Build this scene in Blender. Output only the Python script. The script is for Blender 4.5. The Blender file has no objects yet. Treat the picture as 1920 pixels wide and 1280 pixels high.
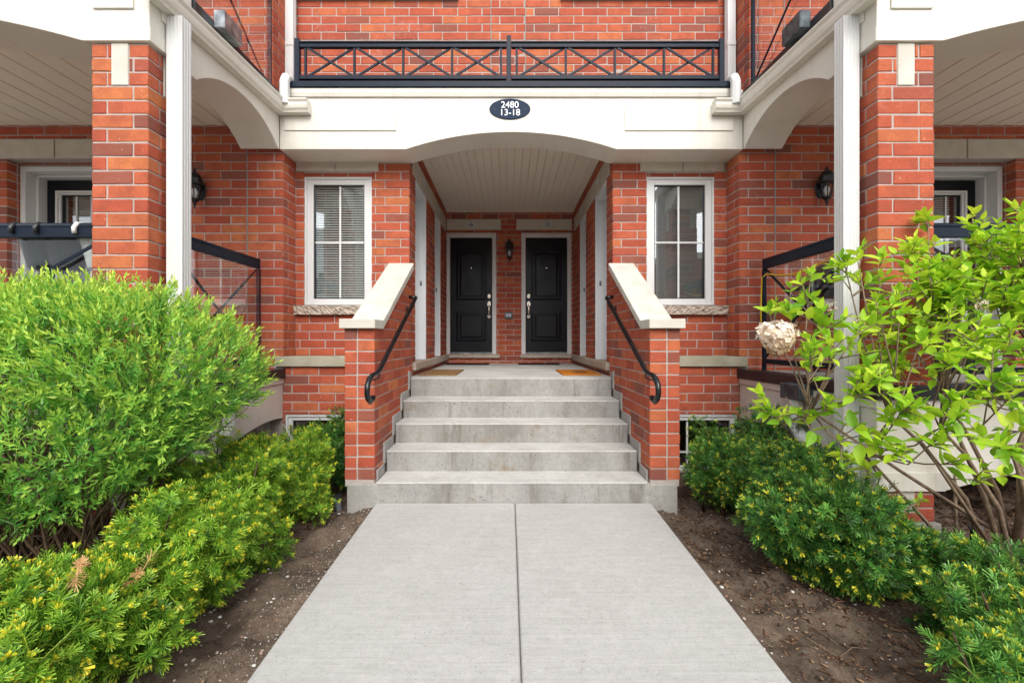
import bpy, bmesh, math, random
import numpy as np
from mathutils import Vector, Matrix
random.seed(7); RNG = np.random.default_rng(11)
SC = bpy.context.scene; COL = SC.collection
R = math.radians

# ------------------------------------------------------------------ camera, sky, sun, exposure
EYE, F, VX, VY, CX = 1.228, 800.0, 953.0, 638.0, -0.03     # photo pixels (1920 wide): focal length, vanishing point
cam_d = bpy.data.cameras.new('camera'); cam = bpy.data.objects.new('camera', cam_d); COL.objects.link(cam)
cam.location = (CX, 0, EYE); cam.rotation_euler = (R(90), 0, 0)
cam_d.sensor_width = 36; cam_d.lens = 36*F/1920
cam_d.shift_x = (960-VX)/1920; cam_d.shift_y = -(640-VY)/1920
cam_d.clip_start = .05; cam_d.clip_end = 500
SC.camera = cam
SUN_EL, SUN_AZ = R(42), R(174)
world = bpy.data.worlds.new('World'); SC.world = world; world.use_nodes = True
wn = world.node_tree; bg = wn.nodes['Background']
sky = wn.nodes.new('ShaderNodeTexSky'); sky.sky_type = 'NISHITA'; sky.sun_disc = False
sky.sun_elevation = SUN_EL; sky.sun_rotation = SUN_AZ; sky.air_density = 1.0; sky.dust_density = 3.0; sky.ozone_density = .6
hs = wn.nodes.new('ShaderNodeHueSaturation'); hs.inputs['Saturation'].default_value = .22   # thin bright overcast
wn.links.new(sky.outputs[0], hs.inputs['Color']); wn.links.new(hs.outputs[0], bg.inputs[0]); bg.inputs[1].default_value = .15
sun_d = bpy.data.lights.new('sun', 'SUN'); sun = bpy.data.objects.new('sun', sun_d); COL.objects.link(sun)
sun_d.energy = .75; sun_d.angle = R(40); sun_d.color = (1, .96, .9)
# sky rotation is measured from +Y, turning towards +X
sdir = Vector((math.sin(SUN_AZ)*math.cos(SUN_EL), math.cos(SUN_AZ)*math.cos(SUN_EL), math.sin(SUN_EL)))
sun.rotation_euler = (-sdir).to_track_quat('-Z', 'Y').to_euler(); sun.location = (0, -5, 12)
vs = SC.view_settings; vs.view_transform = 'Standard'; vs.look = 'None'; vs.gamma = 1; vs.exposure = 1.0; vs.use_curve_mapping = False

def PX(px, Y): return CX + (px-VX)*Y/F
def PZ(py, Y): return EYE - (py-VY)*Y/F

# ------------------------------------------------------------------ materials
MATS = {}
def mat(name, col, rough=.6, spec=.4, metal=0., noise=None, bump=None, coord='Object'):
    """noise = (scale, amount, second colour); bump = (scale, strength)"""
    m = bpy.data.materials.new(name); m.use_nodes = True; nt = m.node_tree; b = nt.nodes['Principled BSDF']
    b.inputs['Base Color'].default_value = (*col, 1); b.inputs['Roughness'].default_value = rough
    b.inputs['Specular IOR Level'].default_value = spec; b.inputs['Metallic'].default_value = metal
    tc = nt.nodes.new('ShaderNodeTexCoord'); vec = tc.outputs[coord]
    if coord == 'World':
        pass
    if noise:
        n = nt.nodes.new('ShaderNodeTexNoise'); n.inputs['Scale'].default_value = noise[0]; n.inputs['Detail'].default_value = 6
        nt.links.new(vec, n.inputs['Vector'])
        mr = nt.nodes.new('ShaderNodeMapRange'); mr.inputs[1].default_value = .35; mr.inputs[2].default_value = .7
        mr.inputs[3].default_value = 0; mr.inputs[4].default_value = noise[1]; nt.links.new(n.outputs[0], mr.inputs[0])
        mx = nt.nodes.new('ShaderNodeMix'); mx.data_type = 'RGBA'
        mx.inputs[6].default_value = (*col, 1); mx.inputs[7].default_value = (*noise[2], 1)
        nt.links.new(mr.outputs[0], mx.inputs[0]); nt.links.new(mx.outputs[2], b.inputs['Base Color'])
    if bump:
        n = nt.nodes.new('ShaderNodeTexNoise'); n.inputs['Scale'].default_value = bump[0]; n.inputs['Detail'].default_value = 5
        nt.links.new(vec, n.inputs['Vector'])
        bp = nt.nodes.new('ShaderNodeBump'); bp.inputs['Strength'].default_value = bump[1]; bp.inputs['Distance'].default_value = .004
        nt.links.new(n.outputs[0], bp.inputs['Height']); nt.links.new(bp.outputs[0], b.inputs['Normal'])
    MATS[name] = m; return m

class NT:
    def __init__(s, m): s.m = m; s.t = m.node_tree; s.b = s.t.nodes['Principled BSDF']
    def n(s, kind, **kw):
        nd = s.t.nodes.new('ShaderNode'+kind)
        for k, v in kw.items(): setattr(nd, k, v)
        return nd
    def l(s, a, b): s.t.links.new(a, b)
    def mix(s, fac, a, b, mode='MIX'):
        nd = s.n('Mix', data_type='RGBA', blend_type=mode)
        for i, v in ((0, fac), (6, a), (7, b)):
            if isinstance(v, bpy.types.NodeSocket): s.l(v, nd.inputs[i])
            else: nd.inputs[i].default_value = v if i == 0 else (*v, 1)
        return nd.outputs[2]
    def noise(s, vec, scale, detail=5, rough=.55):
        nd = s.n('TexNoise'); nd.inputs['Scale'].default_value = scale; nd.inputs['Detail'].default_value = detail
        nd.inputs['Roughness'].default_value = rough; s.l(vec, nd.inputs['Vector']); return nd.outputs[0]
    def mr(s, v, a, b, c=0., d=1.):
        nd = s.n('MapRange'); s.l(v, nd.inputs[0])
        for i, q in enumerate((a, b, c, d)): nd.inputs[i+1].default_value = q
        return nd.outputs[0]
    def bump(s, h, strength=.3, dist=.003, normal=None):
        nd = s.n('Bump'); nd.inputs['Strength'].default_value = strength; nd.inputs['Distance'].default_value = dist
        s.l(h, nd.inputs['Height'])
        if normal: s.l(normal, nd.inputs['Normal'])
        return nd.outputs[0]

def brick_material():
    m = mat('brick', (.4, .09, .05), .85, .25); q = NT(m)
    oi = q.n('ObjectInfo'); tc = q.n('TexCoord'); geo = q.n('NewGeometry')
    cr = q.n('ValToRGB'); e = cr.color_ramp.elements
    stops = [(0, (.36, .070, .038)), (.18, (.42, .084, .044)), (.42, (.46, .102, .050)), (.66, (.485, .120, .055)), (.79, (.52, .155, .060)), (.825, (.54, .175, .063)),
             (.845, (.40, .085, .048)), (.88, (.29, .092, .062)), (1, (.20, .078, .060))]
    e[0].position, e[0].color = stops[0][0], (*stops[0][1], 1); e[1].position, e[1].color = 1, (*stops[-1][1], 1)
    for p, c in stops[1:-1]:
        k = e.new(p); k.color = (*c, 1)
    q.l(oi.outputs['Random'], cr.inputs[0])
    off = q.n('VectorMath', operation='SCALE'); off.inputs['Scale'].default_value = 37.
    cb = q.n('CombineXYZ'); q.l(oi.outputs['Random'], cb.inputs[0]); q.l(oi.outputs['Random'], cb.inputs[2]); q.l(cb.outputs[0], off.inputs[0])
    ad = q.n('VectorMath', operation='ADD'); q.l(tc.outputs['Object'], ad.inputs[0]); q.l(off.outputs[0], ad.inputs[1])
    v = ad.outputs[0]
    big = q.noise(v, 9, 4); c = q.mix(q.mr(big, .4, .68, 0, .6), cr.outputs[0], (.27, .062, .036))
    fine = q.noise(v, 150, 4, .7); c = q.mix(q.mr(fine, .52, .72, 0, .7), c, (.15, .045, .03))
    c = q.mix(q.mr(fine, .43, .25, 0, .35), c, (.62, .25, .15))
    # lime bloom and mortar smears, a few patches over the whole wall
    w1 = q.noise(geo.outputs['Position'], 2.1, 3); w2 = q.noise(v, 28, 5, .7)
    mul = q.n('Math', operation='MULTIPLY'); q.l(q.mr(w1, .56, .72), mul.inputs[0]); q.l(q.mr(w2, .5, .75, 0, .55), mul.inputs[1])
    c = q.mix(mul.outputs[0], c, (.55, .42, .36))
    sp = q.noise(v, 62, 2, .5); c = q.mix(q.mr(sp, .72, .76, 0, .7), c, (.6, .5, .44))
    q.l(c, q.b.inputs['Base Color'])
    n1 = q.bump(q.noise(v, 220, 4, .7), .45, .0025); n2 = q.bump(q.noise(v, 26, 3), .35, .006, n1)
    q.l(n2, q.b.inputs['Normal'])
brick_material()
mat('mortar', (.44, .375, .34), .95, .15, noise=(14, .7, (.33, .275, .25)), bump=(160, .5))
mat('grey_mortar', (.30, .28, .26), .95, .15, noise=(30, .7, (.2, .18, .17)), bump=(90, .5))
mat('cream_metal', (.71, .68, .615), .42, .3, noise=(2.2, .6, (.64, .605, .53)))
mat('white_vinyl', (.66, .66, .65), .4, .35, noise=(3, .5, (.64, .64, .63)))
def streak():
    q = NT(MATS['cream_metal']); geo = q.n('NewGeometry'); mv = q.n('VectorMath', operation='MULTIPLY'); mv.inputs[1].default_value = (11, 11, .7); q.l(geo.outputs['Position'], mv.inputs[0])
    old = q.b.inputs['Base Color'].links[0].from_socket
    c = q.mix(q.mr(q.noise(mv.outputs[0], 1., 5, .7), .52, .78, 0, .45), old, (.50, .455, .37)); q.l(c, q.b.inputs['Base Color'])
STREAK = streak
mat('jamb_white', (.78, .80, .82), .35, .4)
mat('soffit', (.80, .735, .63), .5, .3, noise=(3, .5, (.73, .67, .57)))
mat('black_metal', (.008, .014, .026), .42, .16, noise=(8, .5, (.016, .024, .038)))
mat('black_flashing', (.010, .011, .014), .35, .5, noise=(7, .6, (.03, .03, .034)), bump=(9, .25))
mat('lantern_black', (.008, .008, .009), .4, .5)
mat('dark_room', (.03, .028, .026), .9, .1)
mat('blind', (.84, .82, .78), .6, .3)
mat('blind_grey', (.26, .255, .245), .6, .3)
mat('blind_beige', (.60, .55, .44), .6, .3)
mat('nickel', (.72, .68, .60), .25, .5, 1.)
mat('galvanised', (.42, .45, .47), .38, .5, .8, noise=(11, .9, (.08, .09, .1)))
mat('lead_box', (.10, .125, .14), .45, .5, .3, noise=(17, .9, (.012, .014, .018)))
mat('navy_plate', (.016, .028, .058), .6, .15)
mat('plate_white', (.85, .85, .85), .5, .3)
mat('plate_silver', (.55, .58, .60), .5, .3)
mat('plate_black', (.012, .012, .014), .5, .3)
mat('rail_paint', (.008, .009, .011), .28, .5)
mat('bark_brown', (.13, .085, .055), .85, .2, noise=(30, .8, (.07, .045, .03)), bump=(60, .6))
mat('bark_pale', (.26, .185, .13), .8, .2, noise=(26, .9, (.14, .10, .07)), bump=(50, .6))
mat('wood_chip', (.16, .09, .055), .9, .15, noise=(20, 1., (.07, .04, .028)))
mat('dry_leaf', (.30, .20, .12), .85, .15, noise=(6, 1., (.14, .085, .05)))
mat('pot_white', (.78, .78, .77), .4, .4)
mat('pot_dark', (.02, .022, .026), .35, .5)
mat('yellow_cord', (.75, .50, .02), .5, .3)
mat('mat_brown', (.27, .16, .075), 1., .05, noise=(60, .8, (.17, .10, .05)), bump=(240, 1.))
mat('mat_orange', (.52, .19, .025), 1., .05, noise=(60, .8, (.35, .11, .02)), bump=(240, 1.))
mat('mat_black', (.018, .019, .021), .9, .1, bump=(200, .8))
mat('pipe_grey', (.13, .15, .17), .5, .4)
mat('bulb', (.85, .84, .80), .15, .5)
mat('siding', (.72, .74, .76), .5, .3)
mat('roof_dark', (.05, .05, .055), .9, .1)
mat('stone_trim', (.58, .54, .46), .85, .2, noise=(9, .7, (.47, .43, .36)), bump=(70, .35))
mat('cap_stone', (.60, .57, .51), .88, .15, noise=(6, .9, (.49, .455, .395)), bump=(90, .45))
mat('rough_stone', (.50, .42, .35), .9, .2, noise=(26, .9, (.36, .29, .24)), bump=(50, .9))
mat('band_stone', (.42, .385, .30), .9, .2, noise=(5, .9, (.27, .25, .17)), bump=(70, .4))
mat('outer_ground', (.45, .43, .385), .95, .1, noise=(3, .8, (.28, .27, .25)))  # unseen ground, pale and warm as a reflector to brighten ceilings and recess
def door_paint():
    m = mat('door_paint', (.004, .005, .009), .36, .3); q = NT(m); tc = q.n('TexCoord')
    q.l(q.bump(q.noise(tc.outputs['Object'], 60, 3), .08, .002), q.b.inputs['Normal'])
    q.l(q.mr(q.noise(tc.outputs['Object'], 5, 5), .3, .8, .28, .5), q.b.inputs['Roughness'])
door_paint()
def concrete(name, base, stain, s_amt, pores=.6, broom=False, streaks=0.):
    m = mat(name, base, .9, .2); q = NT(m); geo = q.n('NewGeometry'); v = geo.outputs['Position']
    sc = q.n('VectorMath', operation='MULTIPLY'); sc.inputs[1].default_value = (1, 1, .45) if streaks else (1, 1, 1); q.l(v, sc.inputs[0])
    c = q.mix(q.mr(q.noise(sc.outputs[0], 2.6, 6, .65), .4, .72, 0, s_amt), base, stain)
    c = q.mix(q.mr(q.noise(v, 34, 6, .75), .45, .8, 0, .5), c, tuple(x*.62 for x in stain))
    c = q.mix(q.mr(q.noise(v, 11, 4, .6), .52, .72, 0, .35), c, tuple(min(1, x*1.22) for x in base))
    if streaks:
        st = q.n('VectorMath', operation='MULTIPLY'); st.inputs[1].default_value = (9, 1, 1.1); q.l(v, st.inputs[0])
        c = q.mix(q.mr(q.noise(st.outputs[0], 1., 5, .7), .54, .74, 0, streaks), c, (.13, .11, .085))
        c = q.mix(q.mr(q.noise(v, 3.3, 5, .7), .57, .70, 0, .65), c, (.22, .165, .10))
    c = q.mix(q.mr(q.noise(v, .9, 6, .7), .50, .74, 0, .5), c, tuple(x*.74 for x in base))
    if broom:
        bw_ = q.n('VectorMath', operation='MULTIPLY'); bw_.inputs[1].default_value = (2.5, 70, 2.5); q.l(v, bw_.inputs[0])
        c = q.mix(q.mr(q.noise(bw_.outputs[0], 1., 5, .75), .38, .66, 0, .38), c, tuple(min(1, x*1.28) for x in base))
        sp0 = q.noise(v, 75, 3, .7); c = q.mix(q.mr(sp0, .60, .72, 0, .6), c, tuple(x*.5 for x in base))
        sp1 = q.noise(v, 95, 3, .7); c = q.mix(q.mr(sp1, .38, .27, 0, .7), c, tuple(min(1, x*1.5) for x in base))
    sp = q.noise(v, 170 if broom else 60, 2, .5); c = q.mix(q.mr(sp, .66, .74, 0, pores), c, tuple(x*.3 for x in base))
    sp2 = q.noise(v, 300, 2, .5); c = q.mix(q.mr(sp2, .36, .28, 0, .55), c, tuple(min(1, x*1.5) for x in base))
    q.l(c, q.b.inputs['Base Color'])
    h = q.bump(q.noise(v, 240, 4, .7), .45, .002)
    if broom:
        wv = q.n('VectorMath', operation='MULTIPLY'); wv.inputs[1].default_value = (6, 210, 6); q.l(v, wv.inputs[0])
        h = q.bump(q.noise(wv.outputs[0], 1., 3, .6), .55, .0025, h)
    q.l(h, q.b.inputs['Normal']); return m
concrete('path_concrete', (.425, .417, .402), (.375, .366, .348), .7, .75, True)
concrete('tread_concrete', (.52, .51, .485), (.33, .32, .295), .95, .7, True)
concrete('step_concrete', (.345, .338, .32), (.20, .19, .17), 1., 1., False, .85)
concrete('footing_concrete', (.36, .35, .325), (.25, .235, .20), .9, .8)
concrete('curb_concrete', (.36, .352, .335), (.32, .30, .27), .8, .5)
def soil_mat():
    m = mat('soil', (.07, .048, .036), .95, .15); q = NT(m); geo = q.n('NewGeometry'); v = geo.outputs['Position']
    c = q.mix(q.mr(q.noise(v, 4, 6, .7), .35, .7), (.065, .046, .034), (.21, .155, .115))
    c = q.mix(q.mr(q.noise(v, 90, 4, .7), .55, .75, 0, .6), c, (.20, .165, .135))
    c = q.mix(q.mr(q.noise(v, 60, 5, .75), .5, .3, 0, .7), c, (.03, .022, .018))
    q.l(c, q.b.inputs['Base Color'])
    n1 = q.bump(q.noise(v, 120, 5, .75), .8, .006); q.l(q.bump(q.noise(v, 22, 4, .6), .7, .02, n1), q.b.inputs['Normal'])
soil_mat()
def pebble_mat():
    m = mat('pebble', (.5, .48, .45), .8, .3); q = NT(m); at = q.n('Attribute', attribute_name='tint')
    cr = q.n('ValToRGB'); e = cr.color_ramp.elements
    e[0].color = (.10, .09, .085, 1); e[1].color = (.62, .60, .57, 1)
    for p, c in ((.3, (.24, .2, .17)), (.55, (.40, .35, .30)), (.7, (.30, .16, .12)), (.8, (.5, .48, .46))):
        k = e.new(p); k.color = (*c, 1)
    q.l(at.outputs['Fac'], cr.inputs[0]); q.l(cr.outputs[0], q.b.inputs['Base Color'])
pebble_mat()
def leaf_mat(name, stops, trans=.3, rough=.45, tipcol=None):
    """colour from the per-sprig attribute tint (x = random, y = young growth; yew and willow also paint lit tops in)"""
    m = mat(name, (.08, .2, .03), rough, .4); q = NT(m); at = q.n('Attribute', attribute_name='tint')
    sx = q.n('SeparateXYZ'); q.l(at.outputs['Vector'], sx.inputs[0])
    cr = q.n('ValToRGB'); e = cr.color_ramp.elements
    e[0].color = (*stops[0], 1); e[1].color = (*stops[-1], 1)
    for i, c in enumerate(stops[1:-1]):
        k = e.new((i+1)/(len(stops)-1)); k.color = (*c, 1)
    q.l(sx.outputs[0], cr.inputs[0]); c = cr.outputs[0]
    if tipcol: c = q.mix(sx.outputs[1], c, tipcol)
    q.l(c, q.b.inputs['Base Color'])
    tr = q.n('BsdfTranslucent'); q.l(c, tr.inputs['Color']); ms = q.n('MixShader'); ms.inputs[0].default_value = trans
    out = q.t.nodes['Material Output']
    q.l(q.b.outputs[0], ms.inputs[1]); q.l(tr.outputs[0], ms.inputs[2]); q.l(ms.outputs[0], out.inputs['Surface'])
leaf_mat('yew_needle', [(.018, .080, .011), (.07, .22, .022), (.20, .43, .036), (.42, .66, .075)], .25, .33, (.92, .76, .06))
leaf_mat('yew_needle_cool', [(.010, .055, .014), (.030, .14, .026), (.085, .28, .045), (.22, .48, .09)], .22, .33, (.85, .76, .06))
leaf_mat('willow_leaf', [(.04, .17, .035), (.12, .37, .055), (.25, .56, .08), (.40, .72, .11)], .3, .38, (.72, .82, .11))
leaf_mat('hydrangea_leaf', [(.19, .42, .025), (.36, .62, .034), (.54, .76, .045), (.68, .84, .07)], .45, .38)
def obj_leaf_mat():
    m = mat('hydrangea_leaf_single', (.1, .3, .03), .4, .4); q = NT(m); oi = q.n('ObjectInfo')
    cr = q.n('ValToRGB'); e = cr.color_ramp.elements; e[0].color = (.19, .42, .025, 1); e[1].color = (.68, .84, .07, 1)
    for p, c in ((.4, (.36, .62, .034)), (.75, (.54, .76, .045))): k = e.new(p); k.color = (*c, 1)
    q.l(oi.outputs['Random'], cr.inputs[0]); c = cr.outputs[0]; q.l(c, q.b.inputs['Base Color'])
    tr = q.n('BsdfTranslucent'); q.l(c, tr.inputs['Color']); ms = q.n('MixShader'); ms.inputs[0].default_value = .45
    q.l(q.b.outputs[0], ms.inputs[1]); q.l(tr.outputs[0], ms.inputs[2]); q.l(ms.outputs[0], q.t.nodes['Material Output'].inputs['Surface'])
obj_leaf_mat()
leaf_mat('dry_petal', [(.60, .42, .25), (.80, .64, .46), (.90, .80, .68), (.95, .90, .84)], .3, .7)
leaf_mat('dead_needle', [(.55, .30, .12), (.75, .48, .24)], .2, .7)
def glass(name, tintv, ior=1.5, rough=0.):
    m = bpy.data.materials.new(name); m.use_nodes = True; t = m.node_tree; t.nodes.remove(t.nodes['Principled BSDF'])
    out = t.nodes['Material Output']; lw = t.nodes.new('ShaderNodeLayerWeight'); lw.inputs[0].default_value = .5
    pw = t.nodes.new('ShaderNodeMath'); pw.operation = 'POWER'; pw.inputs[1].default_value = 4.; t.links.new(lw.outputs['Facing'], pw.inputs[0])
    fr = t.nodes.new('ShaderNodeMapRange'); fr.inputs[3].default_value = ior; fr.inputs[4].default_value = 1.; t.links.new(pw.outputs[0], fr.inputs[0])
    tp = t.nodes.new('ShaderNodeBsdfTransparent'); tp.inputs[0].default_value = (*tintv, 1)
    gl = t.nodes.new('ShaderNodeBsdfGlossy'); gl.inputs['Roughness'].default_value = rough; gl.inputs['Color'].default_value = (.95, .97, 1, 1)
    ms = t.nodes.new('ShaderNodeMixShader'); t.links.new(fr.outputs[0], ms.inputs[0])
    t.links.new(tp.outputs[0], ms.inputs[1]); t.links.new(gl.outputs[0], ms.inputs[2]); t.links.new(ms.outputs[0], out.inputs[0])
    MATS[name] = m
glass('window_glass', (.90, .93, .93), .17)
glass('rail_glass', (.95, .97, .97), .085)
glass('lamp_glass', (.85, .88, .88), .05)
def far_brick():
    m = mat('far_brick', (.3, .08, .05), .9, .2); q = NT(m); tc = q.n('TexCoord'); bt = q.n('TexBrick')
    mp = q.n('Mapping'); mp.inputs['Rotation'].default_value = (R(90), 0, 0); q.l(tc.outputs['Object'], mp.inputs[0]); q.l(mp.outputs[0], bt.inputs[0])
    bt.inputs['Color1'].default_value = (.28, .07, .045, 1); bt.inputs['Color2'].default_value = (.34, .085, .05, 1); bt.inputs['Mortar'].default_value = (.3, .25, .22, 1)
    bt.inputs['Scale'].default_value = 1; bt.inputs['Brick Width'].default_value = .267; bt.inputs['Row Height'].default_value = .089; bt.inputs['Mortar Size'].default_value = .008
    q.l(bt.outputs[0], q.b.inputs['Base Color'])
far_brick()

STREAK()
# ------------------------------------------------------------------ mesh helpers
def finish(o, parent=None):
    COL.objects.link(o)
    if parent is not None:
        o.parent = parent; o.matrix_parent_inverse = Matrix.Translation(root_loc(parent)).inverted()
    return o
LOCS = {}
def root_loc(p):
    return LOCS.get(p.name, Vector((0, 0, 0)))
def thing(name, loc, label, cat, group=None, kind=None):
    o = bpy.data.objects.new(name, None); o.empty_display_size = .1; o.location = loc; COL.objects.link(o)
    LOCS[o.name] = Vector(loc); tag(o, label, cat, group, kind); return o
def tag(o, label=None, cat=None, group=None, kind=None):
    if label: o['label'] = label
    if cat: o['category'] = cat
    if group: o['group'] = group
    if kind: o['kind'] = kind
    return o

class MB:
    """collects simple solids into one bmesh; flip mirrors the x axis"""
    def __init__(s, flip=1): s.bm = bmesh.new(); s.f = flip
    def v(s, p): return s.bm.verts.new((p[0]*s.f, p[1], p[2]))
    def box(s, x0, x1, y0, y1, z0, z1):
        if s.f < 0: pass
        vs = [s.v((x, y, z)) for z in (z0, z1) for y in (y0, y1) for x in (x0, x1)]
        for q in ((0, 1, 3, 2), (4, 6, 7, 5), (0, 4, 5, 1), (2, 3, 7, 6), (0, 2, 6, 4), (1, 5, 7, 3)):
            s.bm.faces.new([vs[i] for i in q])
        return s
    def prism(s, pts, axis, a0, a1):
        """pts 2D polygon; axis 'x': (y,z), 'y': (x,z), 'z': (x,y)"""
        def mk(p, a): return {'x': (a, p[0], p[1]), 'y': (p[0], a, p[1]), 'z': (p[0], p[1], a)}[axis]
        A = [s.v(mk(p, a0)) for p in pts]; B = [s.v(mk(p, a1)) for p in pts]; n = len(pts)
        s.bm.faces.new(A); s.bm.faces.new(B[::-1])
        for i in range(n): s.bm.faces.new((A[i], B[i], B[(i+1) % n], A[(i+1) % n]))
        return s
    def bar(s, p, q, w, h=None, up=(0, 0, 1)):
        """square bar between two points"""
        p, q = Vector(p), Vector(q); h = h or w; d = (q-p).normalized(); u = Vector(up)
        if abs(d.dot(u)) > .95: u = Vector((0, 1, 0))
        a = d.cross(u).normalized()*w/2; b = a.cross(d).normalized()*h/2
        vs = [s.v(c+i*a+j*b) for c in (p, q) for i, j in ((-1, -1), (1, -1), (1, 1), (-1, 1))]
        for k in range(4): s.bm.faces.new((vs[k], vs[(k+1) % 4], vs[4+(k+1) % 4], vs[4+k]))
        s.bm.faces.new(vs[:4][::-1]); s.bm.faces.new(vs[4:]); return s
    def tube(s, pts, rad, seg=10, caps=True):
        pts = [Vector(p) for p in pts]; rr = rad if isinstance(rad, (list, tuple)) else [rad]*len(pts)
        rings = []; prev = None
        for i, p in enumerate(pts):
            d = (pts[min(i+1, len(pts)-1)]-pts[max(i-1, 0)]).normalized()
            if prev is None:
                a = d.cross(Vector((0, 0, 1)) if abs(d.z) < .9 else Vector((1, 0, 0))).normalized()
            else:
                a = (prev-d*prev.dot(d)).normalized()
            prev = a; b = d.cross(a)
            rings.append([s.v(p+(a*math.cos(t)+b*math.sin(t))*rr[i]) for t in (2*math.pi*k/seg for k in range(seg))])
        for r0, r1 in zip(rings, rings[1:]):
            for k in range(seg): s.bm.faces.new((r0[k], r0[(k+1) % seg], r1[(k+1) % seg], r1[k]))
        if caps: s.bm.faces.new(rings[0][::-1]); s.bm.faces.new(rings[-1])
        return s
    def lathe(s, prof, c, seg=16):
        """prof = [(r, z)], around the vertical through c = (x, y)"""
        rings = [[s.v((c[0]+r*math.cos(2*math.pi*k/seg), c[1]+r*math.sin(2*math.pi*k/seg), z)) for k in range(seg)] for r, z in prof]
        for r0, r1 in zip(rings, rings[1:]):
            for k in range(seg): s.bm.faces.new((r0[k], r0[(k+1) % seg], r1[(k+1) % seg], r1[k]))
        s.bm.faces.new(rings[0][::-1]); s.bm.faces.new(rings[-1]); return s
    def build(s, name, m, parent=None, bevel=0., smooth=False, label=None, seg=1):
        bm = s.bm; bmesh.ops.recalc_face_normals(bm, faces=bm.faces)
        if bevel:
            es = [e for e in bm.edges if len(e.link_faces) == 2 and e.calc_face_angle(0) > .5]
            bmesh.ops.bevel(bm, geom=es, offset=bevel, segments=seg, affect='EDGES', profile=.5, clamp_overlap=True)
        me = bpy.data.meshes.new(name); bm.to_mesh(me); bm.free()
        me.materials.append(MATS[m])
        if smooth:
            for p in me.polygons: p.use_smooth = True
        o = bpy.data.objects.new(name, me); finish(o, parent)
        if label: o['label'] = label
        return o

def rects_minus(u0, u1, z0, z1, holes):
    us = sorted({u0, u1, *[min(max(h[i], u0), u1) for h in holes for i in (0, 1)]})
    out = []
    for a, b in zip(us, us[1:]):
        if b-a < 1e-6: continue
        spans = [(z0, z1)]
        for h in holes:
            if h[0] <= a+1e-6 and h[1] >= b-1e-6:
                ns = []
                for p, q in spans:
                    if h[2] > p: ns.append((p, min(q, h[2])))
                    if h[3] < q: ns.append((max(p, h[3]), q))
                spans = [t for t in ns if t[1]-t[0] > 1e-6]
        out += [(a, b, p, q) for p, q in spans]
    return out

# ------------------------------------------------------------------ bricks: every brick is an object, mesh data shared between alike sizes
BL, BH, BD, J = .257, .079, .09, .010
CO = .089; ZG = .077
BCACHE = {}; SITE = {}
def brick_mesh(L, H, D=BD):
    key = (round(L/.004), round(H/.004), round(D/.004))
    if key not in BCACHE: BCACHE[key] = []
    lst = BCACHE[key]
    if len(lst) < 3:
        rnd = random.Random(hash(key)+len(lst)); bm = bmesh.new(); bmesh.ops.create_cube(bm, size=1)
        for v in bm.verts: v.co = Vector((v.co.x*L, v.co.y*D, v.co.z*H))
        bmesh.ops.bevel(bm, geom=bm.edges[:], offset=min(.004, H*.15), segments=1, affect='EDGES', clamp_overlap=True)
        for v in bm.verts: v.co += Vector((rnd.uniform(-1, 1), rnd.uniform(-.7, .7), rnd.uniform(-1, 1)))*.0014
        me = bpy.data.meshes.new('brick'); bm.to_mesh(me); bm.free(); me.materials.append(MATS['brick']); lst.append(me)
        return me
    return random.choice(lst)
def put_brick(parent, c, ang, L, H, D=BD):
    o = bpy.data.objects.new('brick', brick_mesh(L, H, D)); o.location = c
    o.rotation_euler = (random.gauss(0, .004), random.gauss(0, .003), ang+random.gauss(0, .003))
    return finish(o, parent)

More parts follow.
